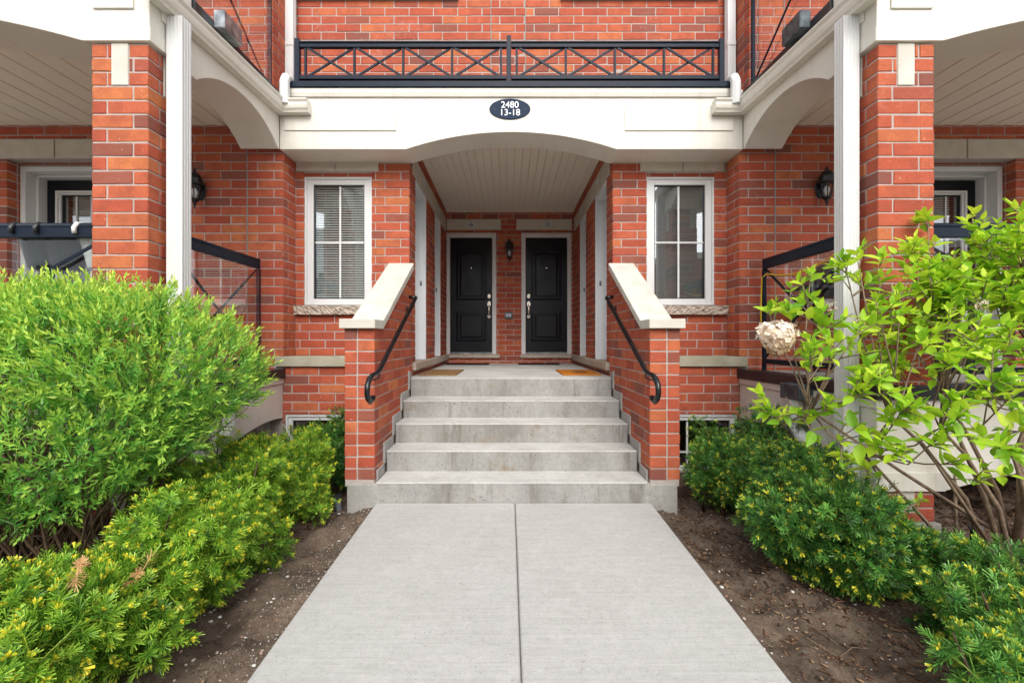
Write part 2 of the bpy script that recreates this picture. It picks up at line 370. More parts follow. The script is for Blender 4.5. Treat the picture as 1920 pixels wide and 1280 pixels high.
class Face:
    """vertical wall face: starts at (x, y), runs along u, looks along n"""
    def __init__(s, o, u, n): s.o = Vector((*o, 0)); s.u = Vector((*u, 0)); s.n = Vector((*n, 0)); s.ang = math.atan2(u[1], u[0])
    def p(s, u, d, z): return s.o+s.u*u+s.n*d+Vector((0, 0, z))
def lay(parent, fc, L, z0, z1, holes=(), c0=None, c1=None, phase=0., clip=None, stack=None, fill=False):
    """running bond; c0/c1 = course parity whose bricks reach the corner at u=0 / u=L; clip(u) = top height"""
    k = math.floor((z0-ZG)/CO)-1
    while ZG+k*CO < z1:
        lo = max(ZG+k*CO+J/2, z0); hi = min(ZG+(k+1)*CO-J/2, z1); par = k % 2; k += 1
        if hi-lo < .016: continue
        ua, ub = 0., L
        if c0 is not None:
            if par == c0: off = -J/2
            else: off = .095; ua = .10
        elif c1 is not None:
            off = L+J/2 if par == c1 else L-.095
        else: off = phase+par*.1335
        if c1 is not None and par != c1: ub = L-.10
        # joints
        cells = []
        if fill and c0 is not None and ua > 0: cells.append((0, .09))
        if fill and c1 is not None and ub < L: cells.append((L-.09, L))
        if stack:
            e = [0]+list(stack)+[L]; cells = [(a+(J/2 if i else 0), b-(J/2 if i < len(e)-2 else 0)) for i, (a, b) in enumerate(zip(e, e[1:]))]
        else:
            n0 = math.floor((ua-off)/.267)-1
            for n in range(n0, n0+int(L/.267)+5):
                a, b = off+n*.267+J/2, off+(n+1)*.267-J/2
                a, b = max(a, ua), min(b, ub)
                if b-a > .008: cells.append((a, b))
        todo = []
        for a, b in cells:
            segs = [(a, b, lo, hi)]
            for h in holes:
                ns = []
                for (p, q, r, t) in segs:
                    if h[1] <= p or h[0] >= q or h[3] <= r or h[2] >= t: ns.append((p, q, r, t)); continue
                    if h[0] > p: ns.append((p, h[0], r, t))
                    if h[1] < q: ns.append((h[1], q, r, t))
                    m0, m1 = max(p, h[0]), min(q, h[1])
                    if h[2]-J/2-r > .018: ns.append((m0, m1, r, h[2]-J/2))
                    if t-(h[3]+J/2) > .018: ns.append((m0, m1, h[3]+J/2, t))
                segs = ns
            todo += [t for t in segs if t[1]-t[0] > .008]
        todo.sort(key=lambda q: (q[2], q[3], q[0])); todo = [list(q) for q in todo]; keep = []
        for i, q in enumerate(todo):
            nx = todo[i+1] if i+1 < len(todo) else None
            if not stack and q[1]-q[0] < .05:
                if keep and keep[-1][2:] == q[2:] and q[0]-keep[-1][1] < .012 and keep[-1][1]-keep[-1][0] < .24: keep[-1][1] = q[1]; continue
                if nx and nx[2:] == q[2:] and nx[0]-q[1] < .012 and nx[1]-nx[0] < .24: nx[0] = q[0]; continue
            keep.append(q)
        todo = keep
        for a, b, r, t in todo:
            if clip:
                ta, tb = clip(a), clip(b)
                if max(ta, tb) < r+.02: continue
                if min(ta, tb) < t:
                    poly = clip_poly([(a, r), (b, r), (b, t), (a, t)], clip)
                    if len(poly) < 3: continue
                    bm = bmesh.new(); A = [bm.verts.new(fc.p(u, 0, z)) for u, z in poly]; B = [bm.verts.new(fc.p(u, -BD, z)) for u, z in poly]
                    bm.faces.new(A); bm.faces.new(B[::-1])
                    for i in range(len(A)): bm.faces.new((A[i], B[i], B[(i+1) % len(A)], A[(i+1) % len(A)]))
                    bmesh.ops.recalc_face_normals(bm, faces=bm.faces)
                    cc = fc.p((a+b)/2, -BD/2, (r+t)/2); bmesh.ops.translate(bm, verts=bm.verts, vec=-cc)
                    me = bpy.data.meshes.new('brick'); bm.to_mesh(me); bm.free(); me.materials.append(MATS['brick'])
                    o = bpy.data.objects.new('brick', me); o.location = cc; finish(o, parent); continue
            put_brick(parent, fc.p((a+b)/2, -BD/2+random.gauss(0, .0012), (r+t)/2), fc.ang, b-a, t-r)
def clip_poly(poly, top):
    out = []
    for (u0, z0), (u1, z1) in zip(poly, poly[1:]+poly[:1]):
        d0, d1 = top(u0)-z0, top(u1)-z1
        if d0 >= 0: out.append((u0, z0))
        if d0*d1 < 0:
            t = d0/(d0-d1); out.append((u0+(u1-u0)*t, z0+(z1-z0)*t))
    return out
def core(parent, fc, L, z0, z1, holes=(), d0=-.0045, d1=-.10, m='mortar', name='mortar_bed', ua=0.):
    mb = MB()
    for a, b, p, q in rects_minus(ua, L, z0, z1, list(holes)):
        vs = [mb.bm.verts.new(fc.p(u, d, z)) for z in (p, q) for d in (d0, d1) for u in (a, b)]
        for f in ((0, 1, 3, 2), (4, 6, 7, 5), (0, 4, 5, 1), (2, 3, 7, 6), (0, 2, 6, 4), (1, 5, 7, 3)): mb.bm.faces.new([vs[i] for i in f])
    return mb.build(name, m, parent)
def arc(xa, xb, z, rise, n=20):
    """arch soffit points from xa to xb"""
    c = abs(xb-xa)/2; rad = (c*c+rise*rise)/(2*rise); mid = (xa+xb)/2
    return [(mid+(t)*(xb-xa)/2, z+math.sqrt(max(rad*rad-(t*c)**2, 0))-(rad-rise)) for t in (-1+2*i/n for i in range(n+1))]
SIDE = {-1: 'left', 1: 'right'}

# ------------------------------------------------------------------ key planes (metres; x from the middle of the entry, y away from the camera)
Y_PIL, Y_BEAM, Y_WING, Y_WIN, Y_UP, Y_UPW, Y_BACK = 2.70, 2.68, 4.27, 4.52, 4.69, 4.35, 7.23
X_PIL, X_SB, X_WING, X_REC, X_UPW = 2.31, 2.285, 2.28, 1.075, 2.42
Z_BEAM, Z_LAND, Z_PORCH, Z_SOIL = 3.11, .842, .93, -.09
SLOPE = .0457
def zpath(y): return SLOPE*(y-3.23)

# ------------------------------------------------------------------ ground, bed, path
g = MB(); g.box(-90, 90, -90, 60, -1.2, -.30); tag(g.build('ground', 'outer_ground'), 'paved ground around the building, made pale to bounce light', 'ground', kind='structure')
def soil(name, x0, x1, y0, y1, label):
    nx, ny = int((x1-x0)/.03), int((y1-y0)/.03); xs = np.linspace(x0, x1, nx+1); ys = np.linspace(y0, y1, ny+1)
    X, Y = np.meshgrid(xs, ys); r = np.random.default_rng(int(abs(x0*100)))
    Z = np.full(X.shape, Z_SOIL)
    for _ in range(60):
        kx, ky = r.normal(0, 16, 2); Z += .0042*np.sin(kx*X+ky*Y+r.uniform(0, 6.28))
    edge = np.minimum(np.abs(np.abs(X)-1.03)/.15, 1)
    Zp = SLOPE*(np.minimum(Y, 3.23)-3.23)-.02
    Z = np.where(np.abs(X) < 1.5, Zp*(1-edge)*.6+Z*(1-.6*(1-edge)), Z)
    Z = np.minimum(Z, Zp+.0+.02*(np.abs(X) > 1.15))
    V = np.stack([X, Y, Z], -1).reshape(-1, 3); i = np.arange((nx+1)*(ny+1)).reshape(ny+1, nx+1)
    Fq = np.stack([i[:-1, :-1], i[:-1, 1:], i[1:, 1:], i[1:, :-1]], -1).reshape(-1, 4)
    me = np_mesh(name, V, Fq, 'soil', smooth=True); o = bpy.data.objects.new(name, me); COL.objects.link(o); tag(o, label, 'soil', kind='structure')
    def zat(x, y):
        ix = int(round((x-x0)/(x1-x0)*nx)); iy = int(round((y-y0)/(y1-y0)*ny)); return float(Z[min(max(iy, 0), ny), min(max(ix, 0), nx)])
    return zat
def np_mesh(name, V, Fc, m, tint=None, smooth=False):
    me = bpy.data.meshes.new(name); k = Fc.shape[1]; n = len(Fc)
    me.vertices.add(len(V)); me.vertices.foreach_set('co', V.astype(np.float32).ravel())
    me.loops.add(n*k); me.loops.foreach_set('vertex_index', Fc.astype(np.int32).ravel())
    me.polygons.add(n); me.polygons.foreach_set('loop_start', np.arange(0, n*k, k, dtype=np.int32))
    if smooth: me.polygons.foreach_set('use_smooth', np.ones(n, dtype=bool))
    if tint is not None:
        a = me.attributes.new('tint', 'FLOAT_VECTOR', 'POINT'); a.data.foreach_set('vector', tint.astype(np.float32).ravel())
    me.update(calc_edges=True); me.materials.append(MATS[m]); return me
zsoilL = soil('soil_bed', -6.5, -1.02, -.6, 4.2, 'dark soil bed left of the concrete path')
zsoilR = soil('soil_bed', 1.02, 6.5, -.6, 4.2, 'dark soil bed right of the concrete path')
path = thing('path', (0, 2, -.05), 'light grey concrete path of two slabs leading to the steps', 'path', kind='structure')
for a, b in ((-1.03, .017), (.0235, 1.05)):
    m = MB(); m.prism([(-.5, zpath(-.5)-.12), (3.226, -.12), (3.226, 0), (-.5, zpath(-.5))], 'x', a, b); m.build('slab', 'path_concrete', path, .006)
MB().prism([(-.5, zpath(-.5)-.11), (3.2, -.11), (3.2, -.022), (-.5, zpath(-.5)-.022)], 'x', .0165, .024).build('joint_strip', 'grey_mortar', path)

# ------------------------------------------------------------------ stairs
st = thing('concrete_stairs', (0, 3.23, 0), 'wide grey concrete stairs of five steps up to the recessed doors', 'stairs')
YR = [3.23, 3.505, 3.78, 4.06, 4.37, Y_BACK]; ZT = [.155, .322, .492, .656, Z_LAND]
for i in range(5):
    hw = 1.03; z0 = -.15 if i == 0 else ZT[i-1]-.04; y1 = YR[i+1]+.04 if i < 4 else Y_WIN-.002
    m = MB(); m.box(-hw, hw, YR[i], y1, z0, ZT[i]-.006)
    s_ = m.build('step', 'step_concrete', st, .006)
    m = MB(); m.box(-hw, hw, YR[i]-.004, y1, ZT[i]-.012, ZT[i]); m.build('tread', 'tread_concrete', s_, .008, seg=3)
m = MB(); m.box(-X_REC+.002, X_REC-.002, Y_WIN-.01, Y_BACK, Z_LAND-.2, Z_LAND-.001); m.build('landing', 'tread_concrete', st)

# ------------------------------------------------------------------ stair side walls with caps, footings and stepped concrete curbs
XI, XO = 1.045, 1.274
for s in (-1, 1):
    t = thing('stair_side_wall', (s*1.16, 3.24, Z_SOIL), f'red brick stair side wall with sloping pale stone cap, on the {SIDE[s]} of the steps', 'wall', 'stair side walls')
    yf = 3.24; ysl = 3.44
    top = lambda u: 1.316 if u < ysl-yf else min(1.316+(u-(ysl-yf))*.597, 1.98)
    fi = Face((s*XI, yf), (0, 1), (-s, 0)); ff = Face((s*XI, yf), (s, 0), (0, -1)); fo = Face((s*XO, yf), (0, 1), (s, 0))
    lay(t, ff, XO-XI, .146, 1.316, stack=[.132])
    stepz = lambda y: max([.146]+[ZT[i]+.02 for i in range(5) if YR[i] < y])
    curb_holes = [(YR[i]-yf-.02, YR[i+1]-yf, 0, ZT[i]+.05) for i in range(5)]
    lay(t, Face((s*XI, yf+.1), (0, 1), (-s, 0)), Y_WIN-yf-.1, .146, 2.1, holes=[(a-.1, b-.1, c, d) for a, b, c, d in curb_holes], clip=lambda u: top(u+.1), phase=.04)
    lay(t, Face((s*XO, yf+.1), (0, 1), (s, 0)), Y_WING-yf-.1, .146, 2.1, clip=lambda u: top(u+.1), phase=.1)
    m = MB(); e = .0045
    pts = [(yf+e, .12), (Y_WIN-.01, .12), (Y_WIN-.01, top(Y_WIN-yf)), (ysl, 1.316), (yf+e, 1.316)]
    m.prism(pts, 'x', s*(XI+e), s*(XO-e)); m.build('mortar_bed', 'mortar', t)
    # visible brick end return at the front of the inner face
    MB().box(min(s*XI*1.0, s*(XI+.137)), max(s*XI, s*(XI+.137)), yf+.02, yf+.09, .16, .17).build('joint_strip', 'grey_mortar', t)
    m = MB(); m.box(min(s*(XI-.045), s*(XO-.02)), max(s*(XI-.045), s*(XO-.02)), yf-.012, Y_WING, -.3, .143); m.build('footing', 'footing_concrete', t, .012, seg=2)
    cap = MB(); cap.box(min(s*1.028, s*1.30), max(s*1.028, s*1.30), 3.195, 3.43, 1.318, 1.39)
    c_ = cap.build('cap_block', 'cap_stone', t, .006, seg=2)
    m = MB(); m.prism([(3.432, 1.326), (Y_WIN-.003, 1.326+.645), (Y_WIN-.003, 2.047), (3.432, 1.392)], 'x', s*1.03, s*1.296); m.build('sloped_cap', 'cap_stone', t, .006, seg=2)
    for i in range(5):                                    # stepped curb beside the steps
        y0, y1 = YR[i]-.045, YR[i+1]-.047 if i < 4 else Y_WIN-.01
        m = MB(); x0, x1 = sorted((s*(XI-.012), s*(XI+.004)))
        if i: m.box(x0, x1, y0, y0+.05, ZT[i-1]+.075, ZT[i]+.073)
        if i < 4: m.box(x0, x1, y0+(.052 if i else .10), y1, ZT[i]-.06, ZT[i]+.075)
        if len(m.bm.verts): m.build('curb', 'curb_concrete', t, .003)
    # handrail
    X = s*.975; h = thing('handrail', (X, 3.2, 1.0), f'black tubular handrail with curled lower end on the {SIDE[s]} stair wall', 'handrail', 'stair handrails')
    P = [(X, 4.36, 1.665), (X, 3.13, 1.012), (X, 3.05, .99), (X, 2.96, .985), (X, 2.90, .965), (X, 2.865, .925), (X, 2.855, .88), (X, 2.875, .835), (X, 2.92, .808), (X, 2.965, .815), (X, 2.985, .835)]
    MB().tube(P, .0185, 14).build('rail', 'rail_paint', h, smooth=True)
    MB().tube([(X, 4.355, 1.664), (s*(XI+.0), 4.375, 1.672)], .0185, 12).build('wall_return', 'rail_paint', h, smooth=True)
    for yy in (3.12, 4.25):
        zz = 1.012+(yy-3.13)*.531
        b = MB(); b.tube([(X, yy, zz-.015), (X, yy, zz-.05), (X+s*.03, yy, zz-.065), (s*(XI+.005), yy, zz-.065)], .007, 8)
        b.tube([(s*(XI-.008), yy, zz-.065), (s*(XI+.004), yy, zz-.065)], .028, 12); b.build('bracket', 'rail_paint', h, smooth=True)

# ------------------------------------------------------------------ windows and doors as parts of their walls
def slats(mb, x0, x1, y, z0, z1, pitch, depth, tilt):
    n = int((z1-z0)/pitch)
    for i in range(n):
        z = z0+(i+.5)*pitch; dy, dz = depth/2*math.cos(tilt), depth/2*math.sin(tilt)
        mb.prism([(y-dy, z-dz), (y+dy, z+dz), (y+dy, z+dz+.0012), (y-dy, z-dz+.0012)], 'x', x0, x1)
def window(parent, x0, x1, z0, z1, y, fw=.085, vm=None, hm=None, blind=True, bmat='blind', rec=.045, tilt=.45, pitch=.026, room=True):
    """frame sits in the wall plane y (facing the camera); x0 < x1"""
    x0, x1 = min(x0, x1), max(x0, x1)
    m = MB()
    f1 = .022
    for a, b, c, d in rects_minus(x0, x1, z0, z1, [(x0+f1, x1-f1, z0+f1, z1-f1)]): m.box(a, b, y-.012+.01, y+.10, c, d)
    for a, b, c, d in rects_minus(x0+f1, x1-f1, z0+f1, z1-f1, [(x0+fw, x1-fw, z0+fw*.78, z1-fw*.9)]): m.box(a+.0005, b-.0005, y+.012, y+.10, c+.0005, d-.0005)
    o = m.build('window', 'white_vinyl', parent, .003)
    ix0, ix1, iz0, iz1 = x0+fw, x1-fw, z0+fw*.78, z1-fw*.9
    gk = MB()
    for a, b, c, d in rects_minus(ix0, ix1, iz0, iz1, [(ix0+.012, ix1-.012, iz0+.012, iz1-.012)]): gk.box(a+.001, b-.001, y+.03, y+.06, c+.001, d-.001)
    gk.build('gasket', 'lantern_black', o)
    MB().box(ix0-.01, ix1+.01, y+.042, y+.046, iz0-.01, iz1+.01).build('pane', 'window_glass', o)
    mm = MB()
    if vm: mm.box(vm-.010, vm+.010, y+.034, y+.0415, iz0, iz1)
    if hm: mm.box(ix0, ix1, y+.0345, y+.041, hm-.009, hm+.009)
    if vm or hm: mm.build('muntin', 'white_vinyl', o, .002)
    if blind:
        b = MB(); slats(b, ix0+.004, ix1-.004, y+.085, iz0-.01, iz1+.01, pitch, .024, tilt)
        for k in (.2, .8): b.box(ix0+(ix1-ix0)*k-.001, ix0+(ix1-ix0)*k+.001, y+.07, y+.072, iz0, iz1)
        b.build('blind', bmat, o)
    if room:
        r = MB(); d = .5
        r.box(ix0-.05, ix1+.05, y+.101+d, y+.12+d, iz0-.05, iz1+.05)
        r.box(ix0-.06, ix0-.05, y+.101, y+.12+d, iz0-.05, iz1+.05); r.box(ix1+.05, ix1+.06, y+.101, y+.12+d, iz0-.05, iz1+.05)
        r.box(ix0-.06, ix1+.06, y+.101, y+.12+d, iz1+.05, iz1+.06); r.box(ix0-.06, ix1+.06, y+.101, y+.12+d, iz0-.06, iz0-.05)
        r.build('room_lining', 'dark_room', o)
    return o
def inset(poly, d):
    n = len(poly); out = []
    for i in range(n):
        p0, p1, p2 = Vector(poly[i-1]), Vector(poly[i]), Vector(poly[(i+1) % n])
        a = (p1-p0).normalized(); b = (p2-p1).normalized(); na, nb = Vector((-a.y, a.x)), Vector((-b.y, b.x))
        m = (na+nb); m = m/max(m.length_squared, .2)*2
        out.append((p1.x+m.x*d, p1.y+m.y*d))
    return out
def moulded(mb, poly, y, prof):
    """raised moulding on a door face at y (camera side is smaller y); prof = [(inset, height)]"""
    rings = []
    for d, h in prof: rings.append([mb.v((x, y-h, z)) for x, z in (inset(poly, d) if d else poly)])
    n = len(poly)
    for r0, r1 in zip(rings, rings[1:]):
        for i in range(n): mb.bm.faces.new((r0[i], r0[(i+1) % n], r1[(i+1) % n], r1[i]))
    mb.bm.faces.new(rings[-1])

# back wall of the recess with two black doors
bw = thing('brick_wall', (0, Y_BACK, Z_LAND), 'red brick back wall of the entry recess holding two black doors', 'wall')
fb = Face((-X_REC, Y_BACK), (1, 0), (0, -1)); W = 2*X_REC
dx = {-1: (PX(836, Y_BACK), PX(930.6, Y_BACK)), 1: (PX(977.7, Y_BACK), PX(1071.5, Y_BACK))}
zf1 = 3.045; zsill = .995
holes = []
for s in (-1, 1):
    a, b = dx[s]; holes.append((a+X_REC, b+X_REC, zsill-.062, zf1))
    la, lb = (PX(835.5, Y_BACK), PX(939.3, Y_BACK)) if s < 0 else (PX(968.2, Y_BACK), PX(1072, Y_BACK))
    holes.append((la+X_REC, lb+X_REC, 3.095, 3.275))
lay(bw, fb, W, Z_LAND, 3.41, holes, phase=.07)
core(bw, fb, W+.25, Z_LAND-.1, 3.5, [(h[0]+.001, h[1]-.001, h[2], h[3]) for h in holes], ua=-.25)
for s in (-1, 1):
    a, b = dx[s]; la, lb = (PX(835.5, Y_BACK), PX(939.3, Y_BACK)) if s < 0 else (PX(968.2, Y_BACK), PX(1072, Y_BACK))
    la, lb = max(la, -X_REC+.004), min(lb, X_REC-.004); mid = (PX(882, Y_BACK) if s < 0 else PX(1026, Y_BACK))
    for p, q in ((la, mid-.004), (mid+.004, lb)): MB().box(p, q, Y_BACK-.012, Y_BACK+.09, 3.098, 3.272).build('lintel', 'stone_trim', bw, .004)
    MB().box(la+.01, lb-.01, Y_BACK+.01, Y_BACK+.09, zf1+.002, 3.096).build('lintel_angle', 'lantern_black', bw)
    MB().box(max(a-.02, -X_REC+.004), min(b+.09, X_REC-.004) if s > 0 else b+.06, Y_BACK-.05, Y_BACK+.1, .932, zsill).build('sill', 'rough_stone', bw, .005)
    fr = MB(); fw = .07
    for p, q, r, t in rects_minus(a, b, zsill+.003, zf1, [(a+fw, b-fw, zsill-.1, zf1-.075)]): fr.box(p, q, Y_BACK-.01, Y_BACK+.10, r, t)
    for p, q, r, t in rects_minus(a+.022, b-.022, zsill+.003, zf1-.02, [(a+fw-.004, b-fw+.004, zsill-.1, zf1-.071)]): fr.box(p, q, Y_BACK-.02, Y_BACK-.0105, r, t)
    d0, d1 = a+fw-.002, b-fw+.002; yd = Y_BACK+.03
    dm = MB(); dm.box(d0+.003, d1-.003, yd, yd+.045, zsill+.03, zf1-.077)
    w = d1-d0; pa, pb = d0+.13*w+.01, d1-.13*w-.01
    zt = zf1-.077; up0, up1 = zsill+.03+.885, zt-.19
    arcp = [(x, z) for x, z in arc(pa, pb, up1-.045, .045, 14)]
    poly = [(pa, up0), (pb, up0)]+arcp[::-1]
    prof = [(0, 0), (.008, .011), (.02, .012), (.032, .001), (.06, .001), (.085, .010)]
    moulded(dm, poly, yd-.0005, prof); moulded(dm, [(pa, zsill+.215), (pb, zsill+.215), (pb, zsill+.735), (pa, zsill+.735)], yd-.0005, prof)
    door = dm.build('door', 'door_paint', bw)
    fr.build('door_frame', 'white_vinyl', door, .003)
    MB().box(d0, d1, yd-.02, yd+.04, zsill+.002, zsill+.028).build('threshold', 'galvanised', door, .003)
    hx = d1-.055 if s < 0 else d0+.055
    hw = MB()
    def disc(mb, x, y, z, rx, rz, th, n=20, yy=None):
        mb.prism([(x+rx*math.cos(2*math.pi*k/n), z+rz*math.sin(2*math.pi*k/n)) for k in range(n)], 'y', y-th, y)
    z_db, z_h = PZ(555, Y_BACK), PZ(570, Y_BACK)
    disc(hw, hx, yd, z_db, .03, .04, .012); disc(hw, hx, yd-.012, z_db, .018, .022, .012); hw.build('deadbolt', 'nickel', door, .004)
    hw = MB(); disc(hw, hx, yd, z_h, .03, .05, .014); disc(hw, hx, yd, PZ(593, Y_BACK), .024, .03, .014)
    hw.tube([(hx, yd-.01, z_h-.02), (hx, yd-.045, z_h-.05), (hx, yd-.055, z_h-.10), (hx, yd-.045, z_h-.16), (hx, yd-.012, PZ(593, Y_BACK))], [.011, .013, .014, .011, .009], 10)
    hw.build('handle', 'nickel', door, smooth=False)
    pk = MB(); disc(pk, (d0+d1)/2, yd-.001, PZ(502, Y_BACK), .009, .009, .012, 10); pk.build('peephole', 'nickel', door)
    # number plate
    num = '16' if s < 0 else '15'
    np_ = thing('number_plate', (mid, Y_BACK-.02, PZ(422, Y_BACK)), f'small grey oval plate reading {num} above the {SIDE[s]} black door', 'number plate')
    pl = MB(); disc(pl, mid, Y_BACK-.0125, PZ(422, Y_BACK), .075, .05, .006, 28); pl.build('plate', 'plate_silver', np_, .002)
    SITE.setdefault('texts', []).append((num, (mid, Y_BACK-.0195, PZ(422, Y_BACK)), .092, 'plate_black', np_))

# recess side walls with their side doorways
for s in (-1, 1):
    t = thing('brick_wall', (s*X_REC, 5.9, Z_LAND), f'red brick {SIDE[s]} side wall of the entry recess with two white doorways', 'wall', 'recess side walls')
    fs = Face((s*X_REC, Y_WIN), (0, 1), (-s, 0)); L = Y_BACK-Y_WIN
    ops = [(4.80, 5.40), (6.07, 6.54)]; hs_ = [(a-Y_WIN, b-Y_WIN, .93, 3.03) for a, b in ops]
    lin = [(4.66, 5.785), (5.795, 7.10)]; lh = [(a-Y_WIN, b-Y_WIN, 3.045, 3.262) for a, b in lin]
    sl = [(4.62, 5.785, .9, .99), (5.795, 7.17, .9, .99)]; sh = [(a-Y_WIN, b-Y_WIN, c, d) for a, b, c, d in sl]
    lay(t, fs, L, Z_LAND, 3.41, hs_+lh+sh, c0=0)
    core(t, fs, L+.15, Z_LAND-.1, 3.5, hs_+lh+sh, d1=-.2, ua=.012)
    for a, b in lin: 
        MB().box(min(s*(X_REC-.01), s*(X_REC+.15)), max(s*(X_REC-.01), s*(X_REC+.15)), a+.003, b-.003, 3.047, 3.26).build('lintel', 'stone_trim', t, .004)
    for a, b, c, d in sl:
        MB().box(min(s*(X_REC-.045), s*(X_REC+.19)), max(s*(X_REC-.045), s*(X_REC+.19)), a+.002, b-.002, c+.002, d-.002).build('sill', 'rough_stone', t, .005)
    for k, (a, b) in enumerate(ops):
        m = MB(); x0, x1 = sorted((s*(X_REC+.012), s*(X_REC+.155)))
        m.box(x0, x1, b-.035, b-.001, .991, 3.028); m.box(x0, x1, a+.001, a+.035, .991, 3.028); m.box(x0, x1, a+.036, b-.036, 2.99, 3.028)
        x2, x3 = sorted((s*(X_REC-.008), s*(X_REC+.0115)))
        m.box(x2, x3, b-.05, b-.004, .992, 3.029); m.box(x2, x3, a+.002, b-.051, 2.985, 3.029)
        fr = m.build('door_frame', 'jamb_white', t, .003)
        x0, x1 = sorted((s*(X_REC+.156), s*(X_REC+.2)))
        MB().box(x0, x1, a, b, .991, 3.03).build('door', 'door_paint', fr)
        zz = PZ(532 if k == 0 else 544, b); xx0, xx1 = sorted((s*(X_REC+.04), s*(X_REC+.065)))
        MB().box(xx0, xx1, b-.038, b-.0345, zz-.03, zz+.03).build('strike_plate', 'galvanised', fr)
        # round number plate on the lintel
        n = thing('number_plate', (s*(X_REC-.012), (a+b)/2+.1, 3.15), f'small grey oval plate on the stone lintel over the {"nearer" if k == 0 else "farther"} {SIDE[s]} side doorway', 'number plate')
        q = MB(); cy, cz = (4.66+5.785)/2 if k == 0 else 6.35, 3.155
        q.prism([(cy+.075*math.cos(2*math.pi*i/24), cz+.05*math.sin(2*math.pi*i/24)) for i in range(24)], 'x', s*(X_REC-.018), s*(X_REC-.0105)); q.build('plate', 'plate_silver', n, .002)

# window walls either side of the opening
for s in (-1, 1):
    t = thing('brick_wall', (s*1.7, Y_WIN, .3), f'red brick wall with a tall white window, {SIDE[s]} of the entry opening', 'wall', 'window walls beside the entry')
    fw_ = Face((s*X_REC, Y_WIN), (s, 0), (0, -1)); L = X_WING-X_REC
    wx = (697, 570) if s < 0 else (1213, 1340); xa, xb = [abs(PX(p, Y_WIN)) for p in wx]; za, zb = 1.602, 2.962
    la, lb = (sorted(abs(PX(p, Y_WIN)) for p in ((709.5, 553) if s < 0 else (1200.5, 1357))))
    lb = min(lb, X_WING-.004); lmid = abs(PX(629 if s < 0 else 1280, Y_WIN))
    hw_ = (xa-X_REC, xb-X_REC, 1.595, 3.012); hl = (la-X_REC, L, 3.016, 3.2); hs_ = (xa-.04-X_REC, L, 1.497, 1.596)
    lay(t, fw_, L, 1.07, 3.15, [hw_, hl, hs_], c0=1)
    core(t, fw_, L+.2, 1.0, 3.15, [(hw_[0], hw_[1], 1.596, 3.0)], ua=.012)
    fr = Face((s*X_WING, Y_WING), (0, 1), (-s, 0)); lay(t, fr, Y_WIN-Y_WING, 1.07, 3.15, [(.2, .3, 1.49, 1.598)], c0=1)
    core(t, fr, Y_WIN-Y_WING+.1, 1.0, 3.15, ua=.012)
    for p, q in ((la, lmid-.005), (lmid+.005, lb)): MB(s).box(p, q, Y_WIN-.012, Y_WIN+.09, 3.018, 3.13).build('lintel', 'stone_trim', t, .004)
    MB(s).box(xa+.003, xb-.003, Y_WIN+.012, Y_WIN+.095, 2.9625, 3.016).build('lintel_angle', 'far_brick', t)
    # rough faced sill
    sm = MB(s); n = 40; xs0, xs1 = xa-.05, min(xb+.12, X_WING-.002); rnd = random.Random(5+s)
    rows = []
    for z, amp in ((1.50, .004), (1.515, .012), (1.535, .016), (1.56, .016), (1.578, .012), (1.592, .004)):
        rows.append([sm.v((xs0+(xs1-xs0)*i/n, Y_WIN-.05+rnd.uniform(-amp, amp), z+rnd.uniform(-.002, .002))) for i in range(n+1)])
    for r0, r1 in zip(rows, rows[1:]):
        for i in range(n): sm.bm.faces.new((r0[i], r0[i+1], r1[i+1], r1[i]))
    bt = [sm.v((xs0+(xs1-xs0)*i/n, Y_WIN+.02, 1.594)) for i in range(n+1)]; bb = [sm.v((xs0+(xs1-xs0)*i/n, Y_WIN+.02, 1.50)) for i in range(n+1)]
    for i in range(n): sm.bm.faces.new((rows[-1][i], rows[-1][i+1], bt[i+1], bt[i])); sm.bm.faces.new((rows[0][i+1], rows[0][i], bb[i], bb[i+1]))
    for j in (0, n): sm.bm.faces.new([r[j] for r in rows]+[bt[j], bb[j]])
    sm.build('sill', 'rough_stone', t)
    sx = sorted((s*xa, s*xb)); vmx = PX(638 if s < 0 else 1272, Y_WIN+.05)
    window(t, sx[0], sx[1], za, zb, Y_WIN+.012, .088, vmx, PZ(455, Y_WIN+.05), True, 'blind' if s < 0 else 'blind_grey', tilt=.75 if s < 0 else 1.05, pitch=.026 if s < 0 else .022)
    # stone band and base wall in the plane of the wing
    MB(s).box(XO+.002, X_WING+.07, Y_WING-.035, Y_WIN+.0, .968, 1.068).build('stone_band', 'band_stone', t, .005, seg=2)
    fbse = Face((s*XO, Y_WING), (s, 0), (0, -1)); Lb = X_WING-XO+.01; bwx = (XO+.005-XO, PX(1384, Y_WING)-XO, -.2, .485)
    lay(t, fbse, Lb, .40, .966, [bwx], c1=0, fill=True); core(t, fbse, Lb, -.3, .966, [(bwx[0]+.01, bwx[1], -.08, .485)])
    wo = sorted((s*(XO+.02), s*PX(1383, Y_WING)))
    window(t, wo[0], wo[1], -.08, .482, Y_WING+.01, .065, (wo[0]+wo[1])/2, .10, False)

